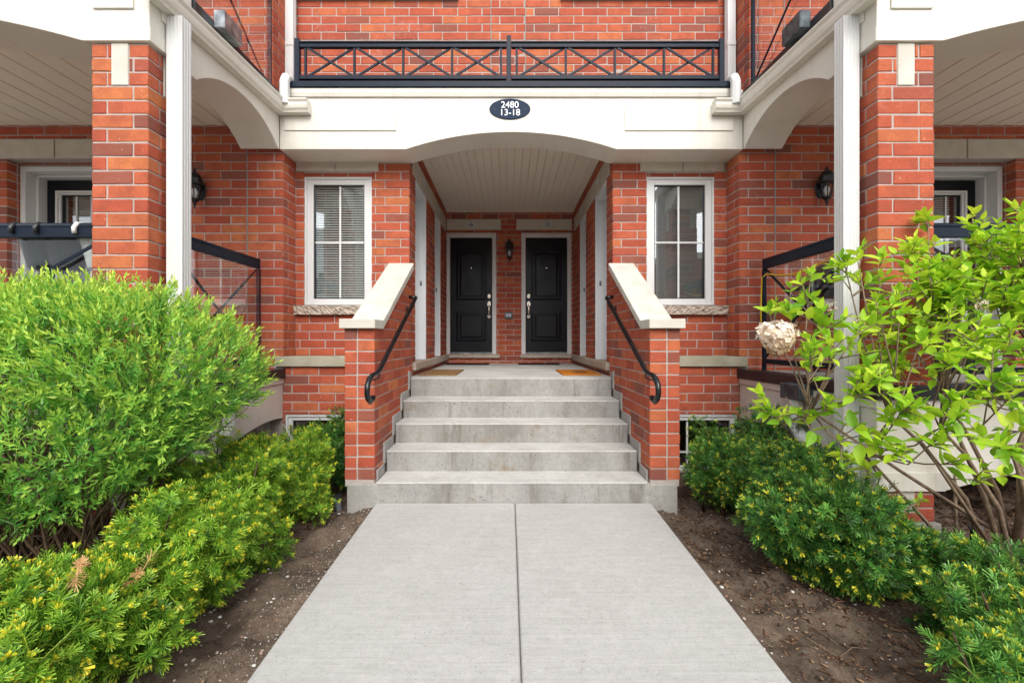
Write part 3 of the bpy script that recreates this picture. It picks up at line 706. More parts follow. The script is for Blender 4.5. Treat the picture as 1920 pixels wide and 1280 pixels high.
# wing walls behind the porches, with the porch doors
for s in (-1, 1):
    t = thing('brick_wall', (s*4, Y_WING, Z_PORCH), f'red brick porch wall with a recessed glazed door, behind the {SIDE[s]} pillar', 'wall', 'porch walls')
    f = Face((s*X_WING, Y_WING), (s, 0), (0, -1)); L = 6.6-X_WING
    oa, ob = 3.98, abs(PX(13 if s < 0 else 1905, Y_WING)); zl = 3.045
    hd = (oa-X_WING, ob-X_WING, .9, zl); hl = (3.80-X_WING, ob+.16-X_WING, 3.045, 3.24)
    lay(t, f, L, Z_PORCH-.02, 3.40, [hd, hl], c0=0)
    core(t, f, L, -.3, 3.45, [(hd[0]-.006, hd[1]+.006, hd[2], hd[3]), (2.42-X_WING, 2.90-X_WING, -.15, .45)], ua=.012)
    lm = PX(104, Y_WING) if s < 0 else PX(1812, Y_WING); lm = abs(lm)
    for p, q in ((3.803, lm-.006), (lm+.006, ob+.157)): MB(s).box(p, q, Y_WING-.012, Y_WING+.09, 3.048, 3.237).build('lintel', 'stone_trim', t, .004)
    # control joint strip near the corner
    MB(s).box(X_WING+.357, X_WING+.367, Y_WING-.004, Y_WING+.02, Z_PORCH, 3.3).build('control_joint', 'grey_mortar', t)
    # brick reveals of the doorway
    for xx, nn in ((ob, -s), (oa, s)):
        fr = Face((s*xx, Y_WING), (0, 1), (nn, 0)); lay(t, Face((s*xx, Y_WING+.1), (0, 1), (nn, 0)), .05, Z_PORCH, zl, phase=-.05); core(t, fr, .34, Z_PORCH, zl+.05, d1=-.3, ua=.008)
    # deep white jamb, black door, glazed insert with blind
    jx0, jx1, yj, yd = oa+.004, ob-.004, Y_WING+.11, Y_WING+.30; zt = zl-.03
    m = MB(s); m.box(jx1-.05, jx1, yj, yd+.05, Z_PORCH, zt); m.box(jx0, jx0+.05, yj, yd+.05, Z_PORCH, zt); m.box(jx0+.051, jx1-.051, yj, yd+.05, zt-.05, zt-.001)
    m.box(jx1-.075, jx1-.0505, yj+.1, yd+.05, Z_PORCH, zt-.06); m.box(jx0+.0505, jx0+.075, yj+.1, yd+.05, Z_PORCH, zt-.06); m.box(jx0+.076, jx1-.076, yj+.1, yd+.05, zt-.075, zt-.051)
    fr = m.build('door_frame', 'white_vinyl', t, .004)
    MB(s).box(oa+.02, ob-.02, yj+.001, yj+.05, zt+.001, zl+.03).build('lintel_angle', 'far_brick', fr)
    a, b = jx0+.076, jx1-.076; gz0, gz1 = 1.35, zt-.21
    m = MB(s); 
    for p, q, r, u in rects_minus(a, b, Z_PORCH+.02, zt-.076, [(a+.12, b-.12, gz0, gz1)]): m.box(p, q, yd, yd+.045, r, u)
    d = m.build('door', 'door_paint', fr)
    w = window(t, s*(a+.10), s*(b-.10), gz0-.02, gz1+.02, yd-.016, .045, s*((a+b)/2 if s < 0 else (a+b)/2), None, True, 'blind_beige', tilt=.4, pitch=.025)
    m = MB(s)
    for k in (-.16, .16): m.box((a+b)/2+k-.008, (a+b)/2+k+.008, yd+.018, yd+.0245, gz0, gz1)
    m.build('muntin', 'white_vinyl', w)
    # basement window under the porch
    q = sorted((s*2.42, s*2.90)); window(t, q[0], q[1], -.15, .45, Y_WING+.012, .05, s*2.64, None, False)

# upper storey walls
uw = thing('brick_wall', (0, Y_UP, 3.77), 'upper red brick wall behind the long black balcony railing', 'wall')
fu = Face((-X_UPW, Y_UP), (1, 0), (0, -1)); jl, jr = PX(920.5, Y_UP)+X_UPW, PX(985, Y_UP)+X_UPW; ztop = 5.35
wins = [(PX(556, Y_UP)+X_UPW, PX(858, Y_UP)+X_UPW, 4.965, 5.5), (PX(1052, Y_UP)+X_UPW, PX(1345, Y_UP)+X_UPW, 4.965, 5.5)]
lay(uw, fu, jl-.004, 3.72, ztop, wins, c1=0, fill=True); lay(uw, Face((-X_UPW+jl+.004, Y_UP), (1, 0), (0, -1)), jr-jl-.008, 3.72, ztop, c0=1, fill=True)
lay(uw, Face((-X_UPW+jr+.004, Y_UP), (1, 0), (0, -1)), 2*X_UPW-jr-.004, 3.72, ztop, [(a-jr-.004, b-jr-.004, c, d) for a, b, c, d in wins], c0=0, fill=True)
core(uw, fu, 2*X_UPW, 3.6, ztop)
for jx in (jl, jr): MB().box(-X_UPW+jx-.004, -X_UPW+jx+.004, Y_UP-.003, Y_UP+.02, 3.72, ztop).build('control_joint', 'grey_mortar', uw)
for a, b, c, d in wins:
    MB().box(a-X_UPW-.01, b-X_UPW+.01, Y_UP-.05, Y_UP+.09, 4.967, 5.04).build('sill', 'band_stone', uw, .004)
    MB().box(a-X_UPW, b-X_UPW, Y_UP+.005, Y_UP+.05, 5.041, 5.5).build('window_frame', 'white_vinyl', uw)
for s in (-1, 1):
    t = thing('brick_wall', (s*3.2, Y_UPW, 3.7), f'upper red brick wall with a projecting corner above the {SIDE[s]} porch', 'wall', 'upper porch walls')
    f = Face((s*X_UPW, Y_UPW), (s, 0), (0, -1)); lay(t, f, 1.9, 3.6, ztop, c0=0); core(t, f, 1.9, 3.5, ztop, ua=.012)
    f2 = Face((s*X_UPW, Y_UPW), (0, 1), (-s, 0)); lay(t, f2, Y_UP-Y_UPW, 3.6, ztop, c0=1); core(t, f2, Y_UP-Y_UPW+.05, 3.5, ztop, ua=.012)
    MB(s).box(X_UPW+.357, X_UPW+.367, Y_UPW-.004, Y_UPW+.02, 3.6, ztop).build('control_joint', 'grey_mortar', t)

# ------------------------------------------------------------------ pillars: four bricks per course turned round a core
for s in (-1, 1):
    beside = 'rising out of the rounded willow bush' if s < 0 else 'behind the bright green hydrangea'
    t = thing('brick_pillar', (s*(X_PIL+.178), Y_PIL+.178, Z_SOIL), f'square red brick pillar {beside}', 'pillar', 'porch pillars')
    x0, y0, S = X_PIL, Y_PIL, .357; k = 0
    insets = [(2.835, 3.2), (.13, .20)]
    while ZG+k*CO < 3.12:
        lo, hi = ZG+k*CO+J/2, min(ZG+(k+1)*CO-J/2, 3.112); k += 1
        if hi-lo < .02 or (.30 < lo and hi < .86): continue
        H = hi-lo; zc = (lo+hi)/2; B2 = BD
        ins = any(lo > a-.03 and hi < b+.08 for a, b in insets)
        # each course: bricks (u range) on front, inner, back, outer faces
        def fb_(face, a, b):
            fcs = {'f': Face((s*x0, y0), (s, 0), (0, -1)), 'b': Face((s*x0, y0+S), (s, 0), (0, 1)), 'i': Face((s*x0, y0), (0, 1), (-s, 0)), 'o': Face((s*(x0+S), y0), (0, 1), (s, 0))}[face]
            put_brick(t, fcs.p((a+b)/2, -B2/2+random.gauss(0, .001), zc), fcs.ang, b-a, H)
        e = k % 2 == 0
        c_, w_ = S/2, .052
        if not ins:
            if e: fb_('f', 0, BL); fb_('o', 0, BL); fb_('b', .10, S); fb_('i', .10, S)
            else: fb_('f', .10, S); fb_('o', .10, S); fb_('b', 0, BL); fb_('i', 0, BL)
        else:
            if e:
                fb_('f', 0, .122); fb_('f', .2355, .255); fb_('f', .264, S); fb_('i', .10, .122); fb_('i', .2355, S)
            else:
                fb_('f', .10, .122); fb_('f', .2355, S); fb_('i', 0, .122); fb_('i', .2355, .255); fb_('i', .264, S-.1)
            fb_('b', 0, BL); fb_('o', .10, BL)
    g_ = .0045
    MB(s).box(x0+g_, x0+S-g_, y0+g_, y0+S-g_, .05, 3.105).build('mortar_bed', 'mortar', t)
    for za, zb in ((2.84, 3.108), (.135, .279)):
        MB(s).box(x0+S/2-.054, x0+S/2+.054, y0-.003, y0+.06, za, zb).build('stone_inset', 'cap_stone', t, .004)
        MB(s).box(x0-.003, x0+.06, y0+S/2-.054, y0+S/2+.054, za, zb).build('stone_inset', 'cap_stone', t, .004)
    MB(s).box(x0-.02, x0+S+.03, y0-.02, y0+S+.02, -.35, .078).build('footing', 'footing_concrete', t, .01, seg=2)

# ------------------------------------------------------------------ white arched beams, porch floors, ceilings
eb = thing('entry_beam', (0, 4.3, Z_BEAM), 'cream metal-clad beam with a shallow arch over the entry recess', 'beam')
m = MB(); ah = 1.045; Y0, Y1 = 4.21, 4.545
pts = [(-X_SB, Z_BEAM), ]+arc(-ah, ah, Z_BEAM, .172, 28)+[(X_SB, Z_BEAM), (X_SB, 3.70), (-X_SB, 3.70)]
m.prism(pts, 'y', Y0, Y1); m.build('beam_body', 'cream_metal', eb, .003)
for s in (-1, 1):
    m = MB(); p = [PX(q, Y0) for q in ((534, 743) if s < 0 else (1171, 1374))]; m.box(p[0], p[1], Y0-.012, Y0-.001, 3.292, 3.53); m.build('raised_panel', 'cream_metal', eb, .003)
    m = MB(s); m.prism([(ah+.0, Z_BEAM+.002), (X_SB-.003, Z_BEAM+.002), (X_SB-.003, 3.20), (ah+.0, 3.20)], 'y', Y0-.004, Y0+.001); m.build('lower_trim', 'cream_metal', eb, .0015)
MB().prism([(Y0-.018, 3.62), (Y0-.001, 3.62), (Y0-.001, 3.699), (Y0-.03, 3.699), (Y0-.03, 3.66)], 'x', -2.20, 2.20).build('cornice_strip', 'cream_metal', eb, .003)
MB().box(-2.22, 2.22, Y0-.045, Y_UP-.005, 3.702, 3.762).build('top_flashing', 'black_metal', eb, .004)
for s in (-1, 1):
    near = 'willow bush' if s < 0 else 'hydrangea'
    t = thing('porch_beam', (s*2.47, 3.4, Z_BEAM), f'cream clad upper beam with arches on top of the pillar by the {near}', 'beam', 'upper porch beams')
    zt = 3.56
    a0, a1 = Y_PIL+.357+.03, 4.205
    prof = [(Y_BEAM+.36, Z_BEAM)]+arc(a0, a1-.02, Z_BEAM, .205, 24)+[(4.205, Z_BEAM), (4.205, zt), (Y_BEAM+.36, zt)]
    MB(s).prism(prof, 'x', X_SB, X_SB+.375).build('side_beam', 'cream_metal', t, .003)
    fa0, fa1 = X_PIL+.357+.04, 6.0
    prof = [(X_SB, Z_BEAM)]+arc(fa0, fa1, Z_BEAM, .235, 28)+[(6.6, Z_BEAM), (6.6, 3.75), (X_SB, 3.75)]
    MB(s).prism(prof, 'y', Y_BEAM, Y_BEAM+.359).build('front_beam', 'cream_metal', t, .003)
    q = sorted(abs(PX(p, Y_BEAM)) for p in ((176, 252) if s < 0 else (1669, 1747))); MB(s).box(q[0], q[1], Y_BEAM-.012, Y_BEAM-.001, 3.305, 3.6).build('raised_panel', 'cream_metal', t, .003)
    MB(s).box(X_SB-.012, X_SB-.001, Y_BEAM+.09, Y_BEAM+.26, 3.30, 3.6).build('raised_panel', 'cream_metal', t, .003)
    MB(s).box(X_SB-.004, X_SB+.0, Y_BEAM+.002, Y_BEAM+.36, Z_BEAM+.002, 3.20).build('lower_trim', 'cream_metal', t, .0015)
    # upper terrace edge
    MB(s).box(X_SB+.005, 6.6, Y_BEAM+.361, Y_UPW-.004, zt+.002, 3.62).build('terrace_floor', 'black_flashing', t)
    MB(s).prism([(X_SB-.02, zt+.004), (X_SB+.30, zt+.004), (X_SB+.30, 3.70), (X_SB+.06, 3.70), (X_SB-.02, 3.655)], 'y', Y_BEAM+.362, Y_UPW-.006).build('edge_flashing', 'black_flashing', t, .004)
    # ceiling boards of the porch
    c = thing('porch_ceiling', (s*4.2, 3.6, 3.38), f'beige board ceiling of the {SIDE[s]} porch', 'ceiling', 'porch ceilings')
    x = X_SB+.376; i = 0
    while x < 6.5:
        w = .098; d = .004 if i % 2 else 0.
        MB(s).box(x+.002, x+w-.002, Y_BEAM+.36, Y_WING-.002, 3.375+d, 3.395).build('board', 'soffit', c, .002); x += w; i += 1
    MB(s).box(X_SB+.376, 6.6, Y_BEAM+.36, Y_WING-.002, 3.396, 3.42).build('backing', 'soffit', c)
    # lower beam and porch floor
    l = thing('porch_floor', (s*2.47, 3.4, .3), f'cream clad porch base with black edge below the {SIDE[s]} glass railing', 'porch', 'raised porch bases')
    prof = [(Y_BEAM+.362, .28), (Y_PIL+.45, .28)]+[(Y_PIL+.45+(4.2-Y_PIL-.45)*k/16, .28+.185*math.sin(min(k/16*1.25, 1.25)*math.pi/2*.92)) for k in range(1, 17)]+[(Y_WING-.003, .45), (Y_WING-.003, .855), (Y_BEAM+.362, .855)]
    MB(s).prism(prof, 'x', X_SB, X_SB+.375).build('side_beam', 'cream_metal', l, .003)
    prof = [(X_SB, .28)]+arc(fa0, fa1, .28, .235, 28)+[(6.6, .28), (6.6, .855), (X_SB, .855)]
    MB(s).prism(prof, 'y', Y_BEAM, Y_BEAM+.361).build('front_beam', 'cream_metal', l, .003)
    MB(s).box(X_SB-.012, X_SB-.001, Y_BEAM-.012, Y_WING-.005, .80, .853).build('upper_trim', 'cream_metal', l, .002)
    MB(s).box(X_SB-.01, X_SB-.001, Y_BEAM-.01, Y_PIL+.45, .283, .40).build('lower_trim', 'cream_metal', l, .002)
    MB(s).box(X_SB+.0, X_PIL+.40, Y_BEAM-.0105, Y_BEAM-.001, .283, .40).build('lower_trim', 'cream_metal', l, .002)
    e0 = X_SB-.03
    for aa in ((e0, X_SB+.10, Y_BEAM-.03, Y_WING-.004), (X_SB+.101, 6.6, Y_BEAM-.03, Y_BEAM+.12)):
        MB(s).box(*aa, .858, .947).build('edge_flashing', 'black_flashing', l, .004)
    MB(s).box(X_SB+.102, 6.6, Y_BEAM+.121, Y_WING-.004, .80, Z_PORCH).build('floor_slab', 'footing_concrete', l)
# ceiling of the recess
c = thing('recess_ceiling', (0, 5.9, 3.41), 'beige board ceiling over the two black doors', 'ceiling')
n = 23
for i in range(n):
    a = -X_REC+2*X_REC*i/n; w = 2*X_REC/n
    MB().box(a+.0015, a+w-.0015, Y1-.02, Y_BACK-.002, 3.41+(.003 if i % 2 else 0), 3.43).build('board', 'soffit', c, .002)
MB().box(-X_REC-.1, X_REC+.1, Y1-.02, Y_BACK+.1, 3.431, 3.46).build('backing', 'soffit', c)
MB().box(-X_REC+.001, X_REC-.001, Y_BACK-.03, Y_BACK-.003, 3.396, 3.409).build('edge_trim', 'soffit', c, .003)

# ------------------------------------------------------------------ gutters and downspouts
def downspout(s, x, y, z0, z1, label, w=.105, d=.08, group=None, strap=True):
    o = thing('downspout', (s*x, y, z0), label, 'downspout', group)
    # corrugated square section
    sec = []
    def side(a, b, n):
        for i in range(n):
            for t, off in ((0, 0), (.5, -.006), (.5, -.006)):
                tt = (i+t)/n; sec.append((a[0]+(b[0]-a[0])*tt, a[1]+(b[1]-a[1])*tt, off if t else 0))
    import itertools
    corners = [(-w/2, -d/2), (w/2, -d/2), (w/2, d/2), (-w/2, d/2)]
    pts = []
    for a, b in zip(corners, corners[1:]+corners[:1]):
        L = math.hypot(b[0]-a[0], b[1]-a[1]); nx, ny = (b[1]-a[1])/L, -(b[0]-a[0])/L; ng = 4 if L > .09 else 3
        pts.append(a)
        for i in range(ng):
            c0, c1 = (i+.62)/(ng+.6), (i+.98)/(ng+.6)
            for tt, dep in ((c0-.03, 0), (c0, .0032), (c1, .0032), (c1+.03, 0)): pts.append((a[0]+(b[0]-a[0])*tt-nx*dep, a[1]+(b[1]-a[1])*tt-ny*dep))
    MB(s).prism([(x+p[0], y+p[1]) for p in pts], 'z', z0, z1).build('pipe', 'white_vinyl', o)
    return o
for s in (-1, 1):
    gname = 'left' if s < 0 else 'right'
    gt = thing('gutter', (s*2.24, 3.4, 3.45), f'cream metal gutter along the top of the {gname} upper porch beam', 'gutter', 'porch gutters')
    # profile: back, bottom, ogee front, lip  (offset from wall, height)
    gp = [(0, 0), (.062, 0), (.066, .012), (.082, .032), (.088, .058), (.086, .085), (.10, .105), (.10, .118), (.088, .118), (.088, .108), (.076, .088), (.078, .058), (.072, .038), (.058, .01), (.006, .01), (.006, .12), (0, .12)]
    xb = X_SB-.004; yb = Y0-.02
    A = [(xb-o_, Y_BEAM-.10, 3.352+h_) for o_, h_ in gp]; B = [(xb-o_, yb-o_, 3.435+h_) for o_, h_ in gp]; C = [(1.975, yb-o_, 3.437+h_) for o_, h_ in gp]
    m = MB(s); r = [[m.v(p) for p in q] for q in (A, B, C)]; n = len(gp)
    for r0, r1 in zip(r, r[1:]):
        for i in range(n): m.bm.faces.new((r0[i], r0[(i+1) % n], r1[(i+1) % n], r1[i]))
    m.bm.faces.new(r[0]); m.bm.faces.new(r[-1][::-1]); m.build('trough', 'cream_metal', gt)
    ep = [(0, 0)]+gp[1:8]+[(0, .118)]
    for yy, xx, ax in (((yb), 1.972, 'x'),):
        MB(s).prism([(yb-o_, 3.437+h_) for o_, h_ in ep], 'x', 1.966, 1.974).build('end_cap', 'cream_metal', gt)
    # front downspout against the pillar
    near = 'pillar by the willow bush' if s < 0 else 'pillar by the hydrangea'
    downspout(s, 2.222, Y_PIL+.14, .05, 3.36, f'long white ribbed downspout standing against the {near}', .105, .08, 'front downspouts')
    # upper downspout with S-bend
    ux = abs(PX(545 if s < 0 else 1369, 4.60)); d = downspout(s, ux, 4.60, 3.86, 5.3, f'white upper downspout at the {gname} end of the black balcony railing', .085, .07, 'upper downspouts')
    MB(s).box(ux-.047, ux+.047, 4.56, 4.64, 4.38, 4.43).build('coupling', 'white_vinyl', d, .006)
    ex = abs(PX(534 if s < 0 else 1379, 4.12)); m = MB(s)
    m.tube([(ux, 4.60, 3.88), (ux, 4.59, 3.83), (ux+.01, 4.53, 3.80), (ex-.0, 4.2, 3.79), (ex, 4.14, 3.77), (ex, 4.115, 3.72), (ex, 4.115, 3.50)], .047, 8); m.build('elbow', 'white_vinyl', d, .004)
    # scupper boxes
    sb = thing('scupper_box', (s*2.2, 3.33, 3.62), ('dented galvanised scupper box above the left gutter' if s < 0 else 'black plastic-wrapped scupper box above the right gutter'), 'scupper')
    m = MB(s); m.box(2.185, 2.27, 3.24, 3.46, 3.60, 3.74); bx_ = m.build('box', 'galvanised' if s < 0 else 'lead_box', sb, .006)
    lb = thing('scupper_box', (s*2.2, 3.33, .8), f'dark weathered scupper box with white spout on the {gname} porch base', 'scupper', 'porch base scuppers')
    MB(s).box(2.165, X_SB-.013, 3.22, 3.45, .768, .89).build('box', 'lead_box', lb, .005)
    m = MB(s); m.tube([(2.215, 3.335, .767), (2.215, 3.335, .55), (2.225, 3.30, .50), (2.235, 3.0, .33)], .045, 12); m.build('spout', 'white_vinyl', lb, .002)

# ------------------------------------------------------------------ balcony railing over the entry
rl = thing('balcony_railing', (0, 4.27, 3.765), 'long black metal balcony railing with crossed bars above the entry', 'railing')
yr = 4.27
xl, xr, xm = PX(558, yr), PX(1352, yr), PX(954, yr)
for x, zt, w in ((xl, 4.235, .05), (xr, 4.235, .05), (xm, 4.265, .045)):
    MB().box(x-w/2, x+w/2, yr-w/2, yr+w/2, 3.775, zt).build('post', 'black_metal', rl, .003)
    MB().box(x-.05, x+.05, yr-.04, yr+.04, 3.763, 3.775).build('foot_plate', 'black_metal', rl, .003)
for a, b in ((xl+.026, xm-.024), (xm+.024, xr-.026)):
    MB().box(a, b, yr-.02, yr+.02, 4.148, 4.185).build('top_rail', 'black_metal', rl, .003)
    MB().box(a, b, yr-.03, yr+.03, 4.187, 4.205).build('rail_cap', 'black_metal', rl, .004)
    MB().box(a, b, yr-.02, yr+.02, 3.83, 3.87).build('bottom_rail', 'black_metal', rl, .003)
    vx = [a+.055+(b-a-.11)*i/4 for i in range(5)]
    for x in vx: MB().box(x-.011, x+.011, yr-.011, yr+.011, 3.871, 4.147).build('baluster', 'black_metal', rl, .002)
    for x0, x1 in zip(vx, vx[1:]):
        MB().bar((x0+.025, yr+.006, 3.872), (x1-.025, yr+.006, 4.146), .012, .02).build('cross_bar', 'black_metal', rl)
        MB().bar((x0+.025, yr-.007, 4.146), (x1-.025, yr-.007, 3.872), .012, .02).build('cross_bar', 'black_metal', rl)

# ------------------------------------------------------------------ glass railings
def glass_rail(p, q, z0, z1, label, n=1, group='glass porch railings', ends=(1, 1)):
    p, q = Vector((*p, 0)), Vector((*q, 0)); d = (q-p).normalized(); t = thing('glass_railing', ((p.x+q.x)/2, (p.y+q.y)/2, z0), label, 'railing', group)
    up = lambda v, z: (v.x, v.y, z)
    MB().bar(up(p, z1-.035), up(q, z1-.035), .045, .07).build('top_rail', 'black_metal', t, .004)
    MB().tube([up(p, z1+.008), up(q, z1+.008)], .024, 12).build('hand_rail', 'black_metal', t, smooth=True)
    MB().bar(up(p, z0+.09), up(q, z0+.09), .04, .045).build('bottom_rail', 'black_metal', t, .003)
    for i in range(n+1):
        v = p+(q-p)*i/n
        if (i == 0 and not ends[0]) or (i == n and not ends[1]): continue
        MB().bar(up(v, z0), up(v, z1-.071), .032).build('post', 'black_metal', t, .003)
    for i in range(n):
        a = p+(q-p)*(i/n)+d*.02; b = p+(q-p)*((i+1)/n)-d*.02
        MB().bar(up(a, z0+.113), up(b, z1-.072), .010, .02).build('cross_bar', 'black_metal', t)
        nrm = Vector((-d.y, d.x, 0))*.011
        MB().bar(up(a+nrm, z1-.072), up(b+nrm, z0+.113), .010, .02).build('cross_bar', 'black_metal', t)
        g = MB(); a2, b2 = a-nrm*2, b-nrm*2; th = nrm.normalized()*.003
        vs = [g.v(x) for x in (up(a2, z0+.12), up(b2, z0+.12), up(b2, z1-.075), up(a2, z1-.075))]; w_ = [g.v(Vector(v.co)+th) for v in vs]
        g.bm.faces.new(vs); g.bm.faces.new(w_[::-1])
        for k in range(4): g.bm.faces.new((vs[k], w_[k], w_[(k+1) % 4], vs[(k+1) % 4]))
        g.build('glass_panel', 'rail_glass', t)
    return t
for s in (-1, 1):
    b = 'willow bush' if s < 0 else 'dried flower head'
    glass_rail((s*2.49, 3.08), (s*2.49, 4.2), .935, 2.0, f'black framed glass railing running back from the pillar, above the {b}', 1, 'glass porch railings', (0, 1))
    glass_rail((s*2.70, 2.87), (s*5.9, 2.87), .935, 1.985, f'black framed glass railing at the outer {SIDE[s]} edge of the photo', 2, 'glass porch railings', (0, 1))
    glass_rail((s*2.42, 2.95), (s*2.42, 4.27), 3.66, 4.75, f'upper terrace glass railing behind the {SIDE[s]} scupper box', 1, 'upper terrace railings', (1, 1))

# ------------------------------------------------------------------ wall lanterns
def lantern(x, y, z, label, k=1., group='black wall lanterns'):
    """y = wall plane; z = middle of the lantern"""
    t = thing('wall_lantern', (x, y, z), label, 'lantern', group); yc = y-.095*k
    m = MB(); n = 20; m.prism([(x+.055*k*math.cos(2*math.pi*i/n), z-.0*k+.095*k*math.sin(2*math.pi*i/n)) for i in range(n)], 'y', y-.018, y-.002); m.build('back_plate', 'lantern_black', t, .004)
    m = MB(); m.tube([(x, y-.015, z+.03*k), (x, y-.05*k, z+.075*k), (x, yc, z+.07*k)], .012*k, 8); m.build('arm', 'lantern_black', t, smooth=True)
    m = MB(); m.lathe([(.012*k, z+.185*k), (.016*k, z+.15*k), (.045*k, z+.135*k), (.068*k, z+.085*k), (.07*k, z+.05*k), (.078*k, z+.04*k), (.078*k, z+.028*k), (.06*k, z+.02*k)], (x, yc), 12); m.build('cap', 'lantern_black', t, .001)
    m = MB(); m.lathe([(.058*k, z+.019*k), (.034*k, z-.105*k)], (x, yc), 6); m.build('glass_shade', 'lamp_glass', t)
    m = MB()
    for i in range(6):
        a = 2*math.pi*i/6; m.bar((x+.06*k*math.cos(a), yc+.06*k*math.sin(a), z+.02*k), (x+.036*k*math.cos(a), yc+.036*k*math.sin(a), z-.106*k), .007*k)
    m.build('cage', 'lantern_black', t)
    MB().lathe([(.012*k, z-.10*k), (.014*k, z-.08*k), (.024*k, z-.055*k), (.026*k, z-.03*k), (.012*k, z-.002*k)], (x, yc), 12).build('bulb', 'bulb', t, smooth=True)
    MB().lathe([(.042*k, z-.105*k), (.04*k, z-.12*k), (.018*k, z-.14*k), (.014*k, z-.16*k), (.007*k, z-.18*k), (.004*k, z-.2*k)], (x, yc), 12).build('finial', 'lantern_black', t, .001)
lantern(PX(955, Y_BACK-.1), Y_BACK, PZ(469, Y_BACK-.1), 'black wall lantern with clear glass between the two black doors', 1.0)
lantern(PX(364, Y_WING-.1), Y_WING, PZ(352, Y_WING-.1), 'black wall lantern half hidden by the left pillar and downspout', 1.0)
lantern(PX(1551, Y_WING-.1), Y_WING, PZ(348, Y_WING-.1), 'black wall lantern beside the right pillar and downspout', 1.0)
ob = thing('outlet_box', (PX(953.5, Y_BACK), Y_BACK, PZ(591, Y_BACK)), 'small grey outlet box on the brick between the doors', 'outlet')
x, z = PX(953.5, Y_BACK), PZ(591, Y_BACK)
MB().box(x-.068, x+.068, Y_BACK-.045, Y_BACK-.002, z-.055, z+.055).build('cover', 'pipe_grey', ob, .012, seg=2)
for k in (-.024, .024): MB().box(x+k-.018, x+k+.018, Y_BACK-.049, Y_BACK-.0455, z-.022, z+.022).build('socket', 'plate_silver', ob, .002)

# ------------------------------------------------------------------ address plaque and lettering
pq = thing('address_plaque', (PX(956, Y0), Y0-.01, PZ(205, Y0)), 'dark blue oval plaque reading 2480 13-18 on the cream beam', 'plaque')
x, z = PX(956, Y0), PZ(205.5, Y0); m = MB(); n = 48
m.prism([(x+.202*math.cos(2*math.pi*i/n), z+.101*math.sin(2*math.pi*i/n)) for i in range(n)], 'y', Y0-.012, Y0-.001); m.build('plate', 'navy_plate', pq, .003)
for k in (-.152, .152):
    m = MB(); m.prism([(x+k+.007*math.cos(2*math.pi*i/12), z-.004+.007*math.sin(2*math.pi*i/12)) for i in range(12)], 'y', Y0-.017, Y0-.0125); m.build('screw', 'lantern_black', pq)
def text(body, loc, size, m, parent, bold=.0):
    cu = bpy.data.curves.new('lettering', 'FONT'); cu.body = body; cu.size = size; cu.align_x = 'CENTER'; cu.align_y = 'CENTER'; cu.extrude = .0012; cu.offset = bold
    o = bpy.data.objects.new('lettering', cu); COL.objects.link(o); bpy.context.view_layer.update()
    me = bpy.data.meshes.new_from_object(o.evaluated_get(bpy.context.evaluated_depsgraph_get())); bpy.data.objects.remove(o)
    me.materials.clear(); me.materials.append(MATS[m]); me.name = 'lettering'
    o = bpy.data.objects.new('lettering', me); o.location = loc; o.rotation_euler = (R(90), 0, 0); finish(o, parent)
text('2480', (x, Y0-.0135, z+.037), .088, 'plate_white', pq, .0004); text('13-18', (x, Y0-.0135, z-.038), .088, 'plate_white', pq, .0004)
for b, l, sz, mm, pr in SITE['texts']: text(b, l, sz, mm, pr, .001)

# ------------------------------------------------------------------ door mats
def doormat(x0, x1, y0, y1, m, label, th=.014):
    t = thing('door_mat', ((x0+x1)/2, (y0+y1)/2, Z_LAND), label, 'mat', 'door mats')
    MB().box(x0, x1, y0, y1, Z_LAND, Z_LAND+th).build('pile', m, t, .004); return t
doormat(-1.02, -.60, 4.66, 5.5, 'mat_brown', 'brown coir mat before the nearer left side doorway')
om = doormat(.575, 1.0, 4.7, 5.45, 'mat_orange', 'orange mat with dark print before the nearer right side doorway')
m = MB(); rnd = random.Random(3)
for i in range(16):
    a, b = rnd.uniform(.68, .86), rnd.uniform(4.86, 5.28); m.box(a, a+rnd.uniform(.02, .07), b, b+rnd.uniform(.02, .06), Z_LAND+.0142+i*.00008, Z_LAND+.0148+i*.0001)
m.build('print', 'mat_black', om)['kind'] = 'stuff'
doormat(-1.04, -.34, 6.72, 7.12, 'mat_black', 'thin black mat before the left black door', .008)
doormat(.13, .80, 6.74, 7.12, 'mat_black', 'thin black mat before the right black door', .008)

# ------------------------------------------------------------------ things on the porches
def planter(x, y, z, mname, hookm, label):
    t = thing('hanging_planter', (x, y, z-.2), label, 'planter', 'planters hooked on the railing')
    yb = y+.17
    MB().lathe([(.075, z-.26), (.085, z-.25), (.125, z-.06), (.14, z-.055), (.14, z-.035), (.125, z-.035), (.12, z-.06), (.02, z-.07)], (x, yb), 20).build('pot', mname, t, smooth=False)
    MB().tube([(x, y-.035, z-.045), (x, y-.04, z-.01), (x, y-.02, z+.022), (x, y+.02, z+.028), (x, y+.04, z-.01), (x, y+.045, z-.08)], .014, 8).build('hook', hookm, t, smooth=True)
zt = 1.985
planter(PX(150, 2.87), 2.87, zt, 'pot_white', 'pot_white', 'white planter with a white hook on the left glass railing')
planter(PX(78, 2.87), 2.87, zt, 'pot_dark', 'pot_dark', 'dark planter hooked beside the white planter on the left railing')
planter(PX(33, 2.87), 2.87, zt, 'pot_dark', 'pot_dark', 'outermost dark planter hooked at the left edge of the photo')
gr = thing('barbecue_grill', (3.08, 3.95, Z_PORCH), 'black barbecue grill behind the right glass railing', 'grill')
MB().prism([(2.86, 1.72), (3.34, 1.72), (3.34, 1.80), (3.28, 1.93), (3.16, 1.99), (3.04, 1.99), (2.92, 1.93), (2.86, 1.80)], 'y', 3.75, 4.1).build('lid', 'pot_dark', gr, .02, seg=2)
